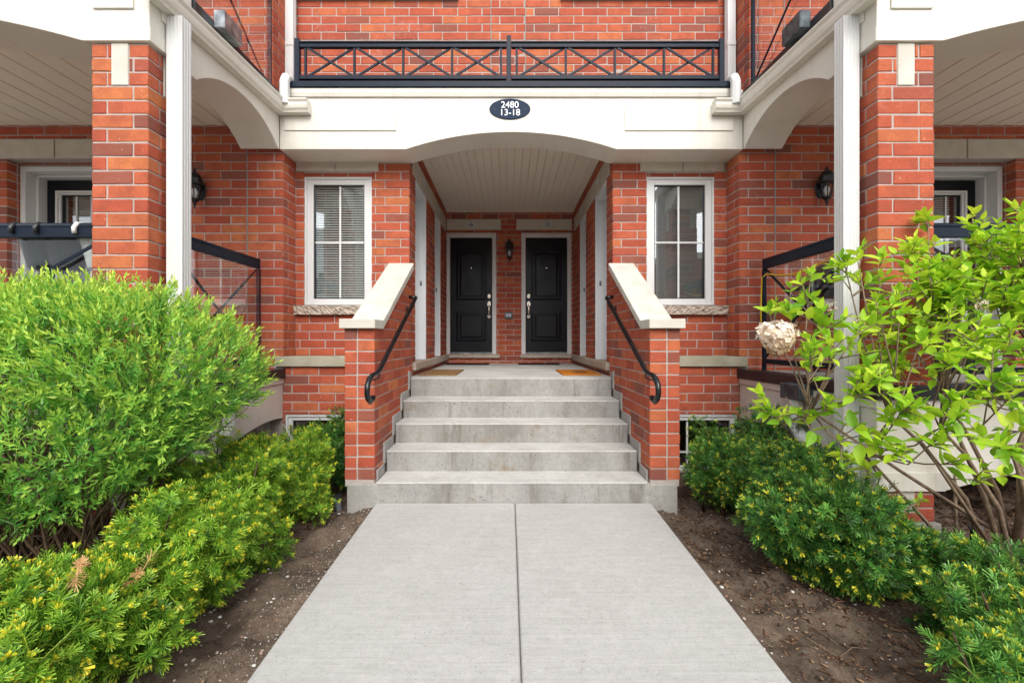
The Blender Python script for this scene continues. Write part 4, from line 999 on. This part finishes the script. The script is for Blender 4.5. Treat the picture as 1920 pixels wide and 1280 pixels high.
MB().box(2.86, 3.34, 3.74, 4.11, 1.62, 1.718).build('fire_box', 'lantern_black', gr, .01)
MB().box(2.62, 2.855, 3.76, 4.08, 1.69, 1.72).build('side_shelf', 'pot_dark', gr, .006)
for xx in (2.9, 3.3):
    for yy in (3.78, 4.06): MB().box(xx-.018, xx+.018, yy-.018, yy+.018, Z_PORCH, 1.619).build('leg', 'lantern_black', gr, .003)
MB().box(2.885, 3.315, 3.77, 4.07, 1.10, 1.13).build('lower_shelf', 'lantern_black', gr, .004)
cord = thing('yellow_cord', (2.47, 3.6, 1.7), 'thin yellow cord slung along the right glass railing', 'cord')
def sag(a, b, d, n=14): return [tuple(Vector(a).lerp(Vector(b), i/n)-Vector((0, 0, d*4*(i/n)*(1-i/n)))) for i in range(n+1)]
MB().tube(sag((2.455, 3.12, 1.93), (2.455, 4.1, 1.87), .09), .006, 8).build('strand', 'yellow_cord', cord, smooth=True)
MB().tube([(2.455, 4.1, 1.87), (2.45, 4.17, 1.84), (2.44, 4.17, 1.55), (2.43, 4.15, 1.28)], .006, 8).build('hanging_end', 'yellow_cord', cord, smooth=True)
bl = thing('path_light', (2.93, 2.70, Z_SOIL), 'short black cylindrical path light on the mulch behind the hydrangea stems', 'path light')
MB().lathe([(.028, Z_SOIL-.05), (.028, Z_SOIL+.12)], (2.93, 2.70), 16).build('stem', 'pot_dark', bl)
MB().lathe([(.034, Z_SOIL+.121), (.034, Z_SOIL+.14), (.024, Z_SOIL+.15)], (2.93, 2.70), 16).build('head', 'pipe_grey', bl)
pp = thing('drain_pipe', (-1.345, 3.30, Z_SOIL), 'short dark plastic pipe standing in the soil beside the left stair footing', 'pipe')
MB().tube([(-1.335, 3.30, Z_SOIL-.06), (-1.347, 3.30, Z_SOIL+.10)], .024, 14).build('pipe', 'pipe_grey', pp)
MB().tube([(-1.3472, 3.30, Z_SOIL+.101), (-1.35, 3.30, Z_SOIL+.13)], .032, 14).build('cap', 'pot_dark', pp, .003)

# ------------------------------------------------------------------ plants
def basis(d, roll):
    """rotation matrices whose x axis is d"""
    d = d/np.linalg.norm(d, axis=1, keepdims=True); up = np.tile([0., 0, 1], (len(d), 1)); up[np.abs(d[:, 2]) > .95] = [0, 1, 0]
    y = np.cross(up, d); y /= np.linalg.norm(y, axis=1, keepdims=True); z = np.cross(d, y)
    c, s = np.cos(roll)[:, None], np.sin(roll)[:, None]
    return np.stack([d, y*c+z*s, z*c-y*s], -1)
def scatter(name, tv, tf, tip, pos, rot, scale, rnd, m, parent, kind='stuff', smooth=False):
    K, n = len(pos), len(tv)
    V = np.einsum('kij,nj->kni', rot, tv)*scale[:, None, None]+pos[:, None, :]
    Fc = (tf[None]+(np.arange(K)*n)[:, None, None]).reshape(-1, tf.shape[1])
    T = np.zeros((K, n, 3)); T[:, :, 0] = rnd[:, None]; T[:, :, 1] = tip[None]
    me = np_mesh(name, V.reshape(-1, 3), Fc, m, T.reshape(-1, 3), smooth)
    o = bpy.data.objects.new(name, me); finish(o, parent)
    if kind: o['kind'] = kind
    return o
def yew_sprig(nn=32, L=.06, seed=0, tips=5):
    """needles spiral round a short twig, crowded towards its tip; tint = (shade offset, young growth)"""
    r = np.random.default_rng(seed); V, Fq, T = [], [], []
    def needle(base, d, up, ln, w, tip, sh):
        d = d/np.linalg.norm(d); sd = np.cross(d, up); sd /= np.linalg.norm(sd); i = len(V); nu = np.cross(sd, d)
        V.extend([base-sd*w*.28, base+sd*w*.28, base+d*ln+sd*w*.36-nu*ln*.07, base+d*ln-sd*w*.36-nu*ln*.07]); Fq.append([i, i+1, i+2, i+3])
        T.extend([(sh-.2, tip*.5), (sh-.2, tip*.5), (sh+.22, tip), (sh+.22, tip)])
    for k in range(nn):
        t = ((k+.5)/nn)**.75; a = k*2.4+r.normal(0, .35); op = math.radians(78-42*t)+r.normal(0, .12)
        d = np.array([math.cos(op), math.sin(op)*math.cos(a)*1.15, math.sin(op)*math.sin(a)*.8]); ln = .030*r.uniform(.75, 1.15)*(1-.12*t)
        needle(np.array([L*t, 0, 0]), d, np.array([1., .2*math.cos(a), .2*math.sin(a)]), ln, .0037, .05*t, r.normal(0, .16))
    for k in range(tips):
        a = 2*math.pi*k/max(tips, 1)+r.normal(0, .3); d = np.array([1, .5*math.cos(a), .5*math.sin(a)])
        needle(np.array([L*.98, 0, 0]), d, np.array([.2, -math.sin(a), math.cos(a)]), .016*r.uniform(.7, 1.3), .0085, 1., 0.)
    i = len(V); V.extend([np.array([-.03, .0015, 0]), np.array([-.03, -.0015, 0]), np.array([L, -.0008, 0]), np.array([L, .0008, 0])]); Fq.append([i, i+1, i+2, i+3]); T.extend([(0, .25)]*4)
    return np.array(V), np.array(Fq), np.array(T)
SPR = [yew_sprig(32, .052, i, 5 if i % 2 else 0) for i in range(6)]
SPR_FAR = [yew_sprig(22, .045, i+9, 4 if i % 2 else 0) for i in range(4)]
CAMP = np.array([CX, 0, EYE])
def lobes_points(lobes, K, r, depth=.3, zmin=Z_SOIL+.02):
    """points just under the outer surface of a union of ellipsoid lobes: (cx, cy, cz, rx, ry, rz)"""
    L = np.array(lobes); area = L[:, 3]*L[:, 5]+L[:, 4]*L[:, 5]+L[:, 3]*L[:, 4]; P, N = [], []
    while sum(map(len, P)) < K:
        n = K*2; i = r.choice(len(L), n, p=area/area.sum()); d = r.normal(0, 1, (n, 3)); d /= np.linalg.norm(d, axis=1, keepdims=True)
        sh = 1-depth*r.random(n)**1.6; p = L[i, :3]+d*L[i, 3:]*sh[:, None]; ok = p[:, 2] > zmin
        for l in L:
            q = np.linalg.norm((p-l[:3])/l[3:], axis=1); ok &= q > 1-depth*1.05
        nr = d/L[i, 3:]; nr /= np.linalg.norm(nr, axis=1, keepdims=True)
        P.append(p[ok]); N.append(nr[ok])
    return np.concatenate(P)[:K], np.concatenate(N)[:K]
def yew(x, y, w, d, h, label, K, seed, lumps=15, far=False, bright=.5, tips=.5, dead=False, scale=1.0):
    r = np.random.default_rng(seed); K = int(K*.54); t = thing('yew_shrub', (x, y, Z_SOIL), label, 'shrub', 'yew shrubs lining the path')
    lob = [(x, y, Z_SOIL+h*.48, w*.33, d*.33, h*.40)]
    for i in range(lumps):
        a = 2*math.pi*i/lumps+r.uniform(-.3, .3); q = r.uniform(.45, 1.25); hz = r.uniform(.2, .9)
        lob.append((x+math.cos(a)*w*.30*q, y+math.sin(a)*d*.30*q, Z_SOIL+h*hz, w*r.uniform(.11, .20), d*r.uniform(.11, .20), h*r.uniform(.13, .22)))
    P, N = lobes_points(lob, K, r, .38)
    D = N*1.15+r.normal(0, .36, (K, 3)); D[:, 2] += .22
    sel = SPR_FAR if far else SPR; gi = r.integers(0, len(sel), K); young = r.random(K) < tips
    gi = np.where(young, gi | 1, gi & ~1)
    hgt = np.clip((P[:, 2]-Z_SOIL)/h, 0, 1); rn = np.clip(bright+.15*(hgt-.5)+r.normal(0, .24, K), 0, 1)  # lit and shaded contrast painted into the needle tone, lighter towards the top
    rot = basis(D, r.normal(0, .7, K)); scl = r.uniform(.85, 1.45, K)*scale
    VV, FF, TT = [], [], []; off = 0
    for g_ in range(len(sel)):
        k = np.where(gi == g_)[0]
        if not len(k): continue
        tv, tf, tip = sel[g_]; n = len(tv)
        V = np.einsum('kij,nj->kni', rot[k], tv)*scl[k][:, None, None]+P[k][:, None, :]
        T = np.zeros((len(k), n, 3)); T[:, :, 0] = np.clip(rn[k][:, None]+tip[None, :, 0], 0, 1); T[:, :, 1] = tip[None, :, 1]*np.clip(r.normal(.8, .3, len(k)), 0, 1)[:, None]
        VV.append(V.reshape(-1, 3)); TT.append(T.reshape(-1, 3)); FF.append((tf[None]+(np.arange(len(k))*n)[:, None, None]).reshape(-1, 4)+off); off += len(k)*n
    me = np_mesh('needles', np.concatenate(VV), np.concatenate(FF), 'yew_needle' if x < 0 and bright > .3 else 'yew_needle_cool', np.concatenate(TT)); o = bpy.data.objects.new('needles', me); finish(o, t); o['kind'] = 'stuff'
    m = MB()
    for i in range(16):
        e = lob[r.integers(0, len(lob))]; a = np.array([x+r.normal(0, .04), y+r.normal(0, .04), Z_SOIL-.03]); b = np.array(e[:3])+r.normal(0, .03, 3); c_ = (a+b)/2+r.normal(0, .04, 3)*[1, 1, .2]
        m.tube([a, c_, b, b+(b-c_)*.4], [.011, .008, .005, .002], 6)
    m.build('stems', 'bark_brown', t, smooth=True)
    if dead:
        tv, tf, tip = SPR[0]
        for (px, py, Yd) in dead:
            p = np.array([[PX(px, Yd), Yd, PZ(py, Yd)]]*3)+r.normal(0, .015, (3, 3)); scatter('dead_sprig', tv, tf, tip[:, 1], p, basis(r.normal(0, 1, (3, 3))+[.3, -1, .5], r.uniform(0, 6, 3)), np.array([.9, 1, .8]), r.random(3), 'dead_needle', t, None)['label'] = 'dead tan sprig'
    return t
Z0_ = Z_SOIL
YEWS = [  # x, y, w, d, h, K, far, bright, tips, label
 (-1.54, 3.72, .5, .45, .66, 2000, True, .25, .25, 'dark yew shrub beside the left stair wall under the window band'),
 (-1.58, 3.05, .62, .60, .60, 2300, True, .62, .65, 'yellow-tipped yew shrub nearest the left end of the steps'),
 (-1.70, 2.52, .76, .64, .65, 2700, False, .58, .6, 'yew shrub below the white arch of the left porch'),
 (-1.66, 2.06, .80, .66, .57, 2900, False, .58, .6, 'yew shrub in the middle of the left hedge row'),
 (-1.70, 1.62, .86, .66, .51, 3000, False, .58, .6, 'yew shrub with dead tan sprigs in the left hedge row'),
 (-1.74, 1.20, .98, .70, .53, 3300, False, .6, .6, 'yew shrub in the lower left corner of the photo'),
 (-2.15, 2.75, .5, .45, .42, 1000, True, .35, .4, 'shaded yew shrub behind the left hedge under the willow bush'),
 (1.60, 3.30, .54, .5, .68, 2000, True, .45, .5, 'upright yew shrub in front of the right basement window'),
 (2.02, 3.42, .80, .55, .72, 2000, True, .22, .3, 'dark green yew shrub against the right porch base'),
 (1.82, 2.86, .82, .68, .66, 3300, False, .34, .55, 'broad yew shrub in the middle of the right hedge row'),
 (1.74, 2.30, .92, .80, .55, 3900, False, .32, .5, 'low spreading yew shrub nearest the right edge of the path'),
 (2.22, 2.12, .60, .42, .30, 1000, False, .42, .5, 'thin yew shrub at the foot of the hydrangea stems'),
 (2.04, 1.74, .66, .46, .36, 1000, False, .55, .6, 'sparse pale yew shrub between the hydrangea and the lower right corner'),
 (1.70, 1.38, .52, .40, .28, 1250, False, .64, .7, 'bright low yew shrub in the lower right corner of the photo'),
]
for i, (x, y, w, d, h, K, far, br, tp, lab) in enumerate(YEWS):
    dead = [(150, 1075, 1.42), (265, 1075, 1.62)] if 'tan' in lab else False
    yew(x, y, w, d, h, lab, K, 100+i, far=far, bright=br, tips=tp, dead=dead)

# willow bush: shoots with narrow leaves
def willow():
    r = np.random.default_rng(77); t = thing('willow_bush', (-2.35, 2.15, Z_SOIL), 'large rounded willow bush with narrow bright green leaves', 'bush')
    lob = [(-2.45, 2.15, .93, .85, .42, .55), (-1.95, 2.22, 1.06, .50, .40, .40), (-2.95, 2.1, .95, .6, .42, .58), (-1.68, 2.30, 1.05, .29, .28, .26), (-2.3, 2.0, .72, .60, .40, .34), (-1.95, 2.15, .80, .36, .34, .26), (-2.8, 1.95, .7, .5, .38, .36), (-2.2, 2.2, 1.15, .5, .36, .34), (-2.75, 2.1, 1.2, .5, .36, .32)]
    K = 5600; P, N = lobes_points(lob, K, r, .34, .40)
    D = N*.8+r.normal(0, .45, (K, 3)); D[:, 2] += .75
    # shoot template: 13 leaves in a spiral
    shoots = []
    for q in range(5):
        rr = np.random.default_rng(q); V, Fq, T = [], [], []; Ls = .105
        for k in range(11):
            t_ = (k+.6)/11; a = k*2.4+rr.normal(0, .3); op = math.radians(58-30*t_)+rr.normal(0, .12)
            d = np.array([math.cos(op), math.sin(op)*math.cos(a), math.sin(op)*math.sin(a)]); ln = .038*(1-.45*abs(t_-.45))*rr.uniform(.8, 1.15); w = .0105
            base = np.array([Ls*t_, 0, 0]); up = np.array([-.5, math.cos(a), math.sin(a)]); sd = np.cross(d, up); sd /= np.linalg.norm(sd); nu = np.cross(sd, d); i = len(V)
            V.extend([base, base+d*ln*.4+sd*w/2+nu*.0015, base+d*ln-nu*.004, base+d*ln*.4-sd*w/2+nu*.0015]); Fq.append([i, i+1, i+2, i+3]); T.extend([max(0, t_-.35)*1.1]*4)
        i = len(V); V.extend([np.array([-.05, .0014, 0]), np.array([-.05, -.0014, 0]), np.array([Ls, -.0006, 0]), np.array([Ls, .0006, 0])]); Fq.append([i, i+1, i+2, i+3]); T.extend([0]*4)
        shoots.append((np.array(V), np.array(Fq), np.array(T)))
    gi = r.integers(0, 5, K); rot = basis(D, r.uniform(0, 6.28, K)); scl = r.uniform(.75, 1.2, K); hgt = np.clip((P[:, 2]-.2)/1.3, 0, 1); rn = np.clip(.28+.42*hgt+r.normal(0, .25, K), 0, 1)  # leaf colour lightens with height, a lit crown painted in
    VV, FF, TT = [], [], []; off = 0
    for g_ in range(5):
        k = np.where(gi == g_)[0]; tv, tf, tip = shoots[g_]; n = len(tv)
        V = np.einsum('kij,nj->kni', rot[k], tv)*scl[k][:, None, None]+P[k][:, None, :]; T = np.zeros((len(k), n, 3)); T[:, :, 0] = rn[k][:, None]; T[:, :, 1] = tip[None]*(.25+.9*hgt[k])[:, None]  # yellow of young tips strengthened upwards for the same painted lit crown
        VV.append(V.reshape(-1, 3)); TT.append(T.reshape(-1, 3)); FF.append((tf[None]+(np.arange(len(k))*n)[:, None, None]).reshape(-1, 4)+off); off += len(k)*n
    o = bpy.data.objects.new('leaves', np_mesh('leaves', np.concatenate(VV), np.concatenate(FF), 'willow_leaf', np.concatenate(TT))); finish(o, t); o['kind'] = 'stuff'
    m = MB()
    for i in range(150):
        b = P[r.integers(0, K)]-np.array([0, 0, .04]); a = np.array([-2.35+r.normal(0, .22), 2.2+r.normal(0, .08), Z_SOIL-.03]); c_ = a*.45+b*.55+np.array([0, 0, .12])*r.random()+r.normal(0, .03, 3)
        m.tube([a, a*.6+c_*.4+r.normal(0, .015, 3), c_, b], [.008, .007, .005, .0015], 5)
    m.build('stems', 'bark_brown', t, smooth=True)
willow()

# hydrangea: woody stems, big leaf pairs, one dried flower head
def leaf_mesh(seed):
    r = random.Random(seed); V, Fq = [], []; n = 7
    for i in range(n+1):
        t_ = i/n; w = .5*math.sin(math.pi*min(t_**.8, 1))**.85*(1-.25*t_)*.56 if 0 < i < n else .012; drop = -.09*t_*t_+r.uniform(-.008, .008)
        for j in (-1, -.5, 0, .5, 1): V.append((t_, j*w, drop+abs(j)*w*.38+.012*math.sin(i*2.4)*abs(j)))
    for i in range(n):
        for j in range(4): a = i*5+j; Fq.append((a, a+1, a+6, a+5))
    return np.array(V), np.array(Fq)
def hydrangea():
    r = np.random.default_rng(5); t = thing('hydrangea_shrub', (2.90, 2.48, Z_SOIL), 'open hydrangea shrub with bright green leaves and bare woody stems', 'shrub')
    base = np.array([2.90, 2.48, Z_SOIL-.03]); tips = []
    def px(x_, y_, Y): return np.array([PX(x_, Y), Y, PZ(y_, Y)])
    # tip targets: measured leaf clusters, plus fill
    tg = [px(*p) for p in [(1445, 600, 2.5), (1478, 560, 2.35), (1520, 510, 2.4), (1580, 480, 2.35), (1605, 470, 2.3), (1540, 590, 2.2), (1500, 640, 2.15), (1560, 640, 2.1), (1610, 620, 2.1), (1520, 690, 2.05),
        (1450, 775, 2.2), (1500, 780, 2.15), (1550, 770, 2.05), (1580, 830, 2.0), (1620, 740, 1.95), (1660, 700, 1.95), (1700, 760, 1.9), (1640, 560, 2.2), (1690, 540, 2.25), (1650, 480, 2.4), (1700, 450, 2.45), (1740, 500, 2.3), (1790, 470, 2.35),
        (1820, 420, 2.5), (1870, 420, 2.45), (1900, 450, 2.3), (1850, 520, 2.2), (1900, 560, 2.1), (1780, 580, 2.1), (1730, 620, 2.0), (1780, 660, 1.95), (1840, 620, 2.0), (1900, 640, 1.9), (1860, 700, 1.9), (1820, 760, 1.85), (1900, 740, 1.85), (1760, 820, 1.9),
        (1700, 850, 1.95), (1650, 830, 2.0), (1800, 870, 1.9), (1880, 840, 1.85), (1625, 880, 2.05), (1700, 960, 2.1), (1850, 900, 2.0), (1740, 400, 2.6), (1930, 400, 2.4), (1960, 520, 2.2), (1960, 680, 2.0), (1950, 800, 1.9)]]
    for i in range(80):
        a = r.uniform(0, 6.28); el = r.uniform(.55, 1.4); q = r.uniform(.75, 1.0); tg.append(np.array([2.80+1.0*q*math.cos(a)*math.cos(el), 2.35+.55*q*math.sin(a)*math.cos(el), .55+1.3*q*math.sin(el)]))
    tg = [p for p in tg if not (p[1] > 2.60)]
    mains = []; m = MB(); tw = MB()
    for i in range(11):
        e = np.array([2.52+(-.42+.125*i)+r.normal(0, .05), 2.36+r.normal(0, .14), .78+r.uniform(-.12, .32)]); b0 = base+np.array([.012*(i-5)+r.normal(.03, .03), r.normal(0, .05), 0])
        p1 = b0*.62+e*.38+np.array([-.10*(e[0]-b0[0]), 0, .07])+r.normal(0, .015, 3); p2 = b0*.25+e*.75+np.array([-.06*(e[0]-b0[0]), 0, .05])+r.normal(0, .02, 3)
        k = 1.5 if i in (5, 6) else 1.; m.tube([b0, p1, p2, e], [.018*k, .0135*k, .0095, .006], 8); mains += [p2, e]
    for x0, y0, x1, y1, Ya, Yb in ((1800, 1050, 1620, 850, 2.5, 2.15), (1793, 1045, 1790, 890, 2.55, 2.45), (1850, 985, 1520, 770, 2.45, 2.2), (1855, 1020, 1730, 830, 2.45, 2.25)):
        p0, p1 = px(x0, y0, Ya), px(x1, y1, Yb); m.tube([p0, (p0+p1)/2+r.normal(0, .012, 3), p1], [.012, .009, .006], 8); mains.append(p1)
    leaves = []
    for p in tg:
        d = [np.linalg.norm((p-e)*np.array([1, 1, .7])) for e in mains]; e = mains[int(np.argmin(d))]
        c_ = e*.5+p*.5+np.array([0, 0, -.04])+r.normal(0, .03, 3); tw.tube([e, c_, p], [.0055, .004, .0024], 6)
        dr = p-c_; dr /= np.linalg.norm(dr); dr[2] += .25; dr /= np.linalg.norm(dr)
        # side twigs with their own tufts
        tufts = [(p, dr)]
        for _ in range(r.integers(4, 9) if p[2] > .72 else 2):
            f = r.uniform(.45, .95); s0 = c_*(1-f)+p*f; sd = dr+r.normal(0, .65, 3); sd /= np.linalg.norm(sd); s1 = s0+sd*r.uniform(.06, .15); tw.tube([s0, s1], [.0035, .002], 5, False); tufts.append((s1, sd))
        for q, dd in tufts:
            n = r.integers(2, 4); perp = np.cross(dd, r.normal(0, 1, 3)); perp /= np.linalg.norm(perp)
            for k in range(n):
                ax = perp if k % 2 == 0 else np.cross(dd, perp); sz = .082*r.uniform(.6, 1.25)*(1 if k == 0 else .72)
                for sg in (-1, 1):
                    ld = ax*sg*(1-.25*k)+dd*(.35+.35*k)+r.normal(0, .16, 3); ld[2] += .12; leaves.append((q-dd*.025*(2-k), ld/np.linalg.norm(ld), sz))
    def shows(p):                                            # keep the scupper box on the porch edge in view, as the shrub leaves it
        u_, v_ = (p[0]-CX)/p[1]*F+VX, VY-(p[2]-EYE)/p[1]*F
        return not (1440 < u_ < 1540 and 690 < v_ < 765) and not (1415 < u_ < 1500 and 590 < v_ < 680)
    leaves = [l for l in leaves if shows(l[0]+l[1]*l[2]*.5)]
    m.build('stems', 'bark_pale', t, smooth=True); tw.build('twigs', 'bark_pale', t, smooth=True)
    LM = []
    for k in range(4):
        tv, tf = leaf_mesh(k); LM.append((tv, tf, np_mesh('leaf', tv, tf, 'hydrangea_leaf_single', None, True)))
    vis = sorted(leaves, key=lambda l: np.linalg.norm(l[0]-CAMP)/l[2])
    inframe = lambda p: abs((p[0]-CX)/p[1]*F+VX-960) < 990
    first = [l for l in vis if inframe(l[0])][:300]; ids = {id(l) for l in first}; rest = [l for l in leaves if id(l) not in ids]
    def lrot(d):
        R_ = basis(np.array([d]), np.array([r.normal(0, .5)]))[0]
        return R_
    for l in first:
        k = r.integers(0, 4); R_ = lrot(l[1]); M = Matrix([[*(R_[i]*l[2]), l[0][i]] for i in range(3)]+[[0, 0, 0, 1]])
        o = bpy.data.objects.new('leaf', LM[k][2]); COL.objects.link(o); o.parent = t; o.matrix_parent_inverse = Matrix.Translation(LOCS[t.name]).inverted(); o.matrix_basis = M
    if rest:
        tv, tf, _ = LM[0]; K = len(rest)
        scatter('far_leaves', tv, tf, np.zeros(len(tv)), np.array([l[0] for l in rest]), np.stack([lrot(l[1]) for l in rest]), np.array([l[2] for l in rest]), r.random(K), 'hydrangea_leaf', t, 'stuff', True)
    # dried flower heads: papery four-petal florets
    V, Fq = [], []
    for k in range(4):
        a = k*math.pi/2; c, s = math.cos(a), math.sin(a); i = len(V)
        for u, v, z in ((.1, -.1, 0), (.6, -.48, .06), (1.05, 0, .16), (.6, .48, .06), (.1, .1, 0)): V.append((z+.1, u*c-v*s, u*s+v*c))
        Fq += [(i, i+1, i+2, i+2), (i, i+2, i+3, i+4)]
    Fq = [(a, b, c, d) if c != d else (a, b, c, a+4) for a, b, c, d in Fq]
    def head(c, rx, rz, n, label):
        d = r.normal(0, 1, (n, 3)); d /= np.linalg.norm(d, axis=1, keepdims=True); q = .7+.4*r.random(n); P = c+d*q[:, None]*np.array([rx, rx*.8, rz])
        P[:, 0] = c[0]+(P[:, 0]-c[0])*np.clip(.75+.5*(P[:, 2]-c[2])/rz, .35, 1.15)
        o = scatter('flower_head', np.array(V, float), np.array(Fq), np.zeros(len(V)), P, basis(d+r.normal(0, .3, (n, 3)), r.uniform(0, 6, n)), r.uniform(.012, .018, n)*rx/.1, np.clip(.45+.35*d[:, 2]+r.normal(0, .2, n), 0, 1), 'dry_petal', t, None); o['label'] = label
    head(px(1457, 634, 2.2), .105, .085, 380, 'dried cream and tan flower head hanging at the left tip')
    for x_, y_, Y in ((1612, 602, 2.2), (1560, 575, 2.25), (1650, 600, 2.3), (1840, 570, 2.1)): head(px(x_, y_, Y), .035, .03, 40, 'small dried old flower cluster')
hydrangea()

# ------------------------------------------------------------------ loose stones, mulch and litter
def ico(r, n=1):
    bm = bmesh.new(); bmesh.ops.create_icosphere(bm, subdivisions=1, radius=1); V = np.array([v.co[:] for v in bm.verts]); Fc = np.array([[v.index for v in f.verts] for f in bm.faces]); bm.free(); return V, Fc
IV, IF = ico(1)
def pebbles(name, n, xr, yr, label, seed, size=(.0015, .011)):
    r = np.random.default_rng(seed); x = r.uniform(*xr, n); y = r.uniform(*yr, n); za = zsoilL if xr[1] < 0 else zsoilR
    sz = size[0]+(size[1]-size[0])*r.random(n)**5.; z = np.array([za(a, b) for a, b in zip(x, y)])+sz*.25
    V = IV[None]*(1+r.normal(0, .12, (n, len(IV), 1)))*r.uniform(.6, 1.3, (n, 1, 3))*np.array([1, 1, .6])*sz[:, None, None]+np.stack([x, y, z], -1)[:, None]
    T = np.repeat(r.random(n)[:, None], len(IV)*3, 1).reshape(-1, 3)
    o = bpy.data.objects.new(name, np_mesh(name, V.reshape(-1, 3), (IF[None]+(np.arange(n)*len(IV))[:, None, None]).reshape(-1, 3), 'pebble', T)); COL.objects.link(o); tag(o, label, 'pebbles', kind='stuff')
pebbles('pebbles', 1500, (-1.75, -1.035), (.9, 3.5), 'scattered pale pebbles on the soil left of the path', 1)
pebbles('gravel', 2600, (-1.22, -1.035), (1.1, 3.3), 'fine grey gravel along the left edge of the path', 12, (.0012, .005))
pebbles('pebbles', 1700, (1.055, 2.2), (.9, 3.5), 'scattered pale pebbles on the soil right of the path', 2)
def chips(name, n, xr, yr, label, seed, m='wood_chip', size=(.012, .045)):
    r = np.random.default_rng(seed); x = r.uniform(*xr, n); y = r.uniform(*yr, n); za = zsoilL if xr[1] < 0 else zsoilR
    box = np.array([(a, b, c) for c in (-.5, .5) for b in (-.5, .5) for a in (-.5, .5)]); box[[1, 3, 5, 7], 1] *= .5
    Fc = np.array([(0, 2, 3, 1), (4, 5, 7, 6), (0, 1, 5, 4), (2, 6, 7, 3), (0, 4, 6, 2), (1, 3, 7, 5)])
    sz = np.stack([r.uniform(*size, n), r.uniform(.004, .014, n), r.uniform(.002, .006, n)], -1)
    d = np.stack([np.cos(a := r.uniform(0, 6.28, n)), np.sin(a), r.normal(0, .18, n)], -1); rot = basis(d, r.normal(0, .3, n))
    z = np.array([za(a, b) for a, b in zip(x, y)])+r.uniform(0, .018, n)
    V = np.einsum('kij,knj->kni', rot, box[None]*sz[:, None])+np.stack([x, y, z], -1)[:, None]
    o = bpy.data.objects.new(name, np_mesh(name, V.reshape(-1, 3), (Fc[None]+(np.arange(n)*8)[:, None, None]).reshape(-1, 4), m)); COL.objects.link(o); tag(o, label, 'mulch', kind='stuff')
chips('mulch', 9000, (2.1, 5.2), (1.6, 4.15), 'brown wood chip mulch under and beside the hydrangea', 3)
chips('mulch', 1600, (1.12, 2.3), (1.2, 3.6), 'loose brown wood chips between the right hedge and the path', 15)
chips('mulch', 5000, (-4.2, -1.35), (2.6, 4.15), 'brown wood chip mulch behind the left hedge', 4)
chips('leaf_litter', 900, (1.1, 2.4), (1.1, 3.5), 'tan dry leaf litter along the right edge of the path', 6, 'dry_leaf', (.006, .03))
chips('leaf_litter', 70, (-1.7, -1.05), (1.1, 3.5), 'tan dry leaf litter along the left edge of the path', 8, 'dry_leaf', (.008, .03))
for i, (pts) in enumerate([[(1.30, 1.9), (1.38, 1.82), (1.47, 1.86), (1.6, 1.8)], [(1.42, 2.15), (1.36, 2.02), (1.44, 1.92), (1.43, 1.8)], [(1.25, 1.62), (1.4, 1.6), (1.55, 1.5)]]):
    o = MB().tube([(a, b, zsoilR(a, b)+.006) for a, b in pts], [.0026, .0024, .002, .0014][:len(pts)], 6).build('fallen_twig', 'bark_pale', None, smooth=True)
    tag(o, ['bent dry twig on the soil right of the path, middle one', 'forked dry twig on the soil nearest the right hedge', 'short dry twig on the soil nearest the camera, right of the path'][i], 'twig')

# ------------------------------------------------------------------ the row across the lane, seen only in the glass
op = thing('opposite_house', (0, -20, -.3), 'brick and white siding townhouse across the lane, reflected in the glass', 'house')
for a, b, m_, z1, y0 in ((-40, -29.6, 'far_brick', 7.5, -20), (-29.55, -21, 'siding', 8.0, -19.6), (-20.95, -13.6, 'far_brick', 7.5, -20), (-13.55, -10.6, 'siding', 8.2, -19.2), (-10.55, 10.4, 'far_brick', 6.4, -20), (12.0, 40, 'far_brick', 6.8, -20)):
    w = MB(); w.box(a, b, y0-6, y0, -.3, z1); w.build('wall', m_, op); MB().box(a-.1, b+.1, y0-6.1, y0+.2, z1+.01, z1+.4).build('cornice', 'cream_metal', op)
sdg = MB()
for i in range(60): sdg.prism([(-19.199, i*.135), (-19.17, i*.135), (-19.199, i*.135+.134)], 'x', -13.55, -10.6)
sdg.build('siding_boards', 'siding', op)
for xx, y0 in [(-12.1, -19.15), (-27.5, -19.55), (-24, -19.55)]+[(x_, -20) for x_ in (-36, -32, -18.5, -15.5, -8, -4, 0, 4, 8, 14, 19, 24, 29)]:
    for zz in (1.2, 4.2):
        f_ = MB()
        for a, b, c, d in rects_minus(xx-.6, xx+.6, zz, zz+1.6, [(xx-.5, xx-.03, zz+.1, zz+1.5), (xx+.03, xx+.5, zz+.1, zz+1.5)]): f_.box(a, b, y0+.01, y0+.08, c, d)
        w = f_.build('window', 'white_vinyl', op); MB().box(xx-.55, xx+.55, y0+.02, y0+.04, zz+.05, zz+1.55).build('pane', 'dark_room', w)
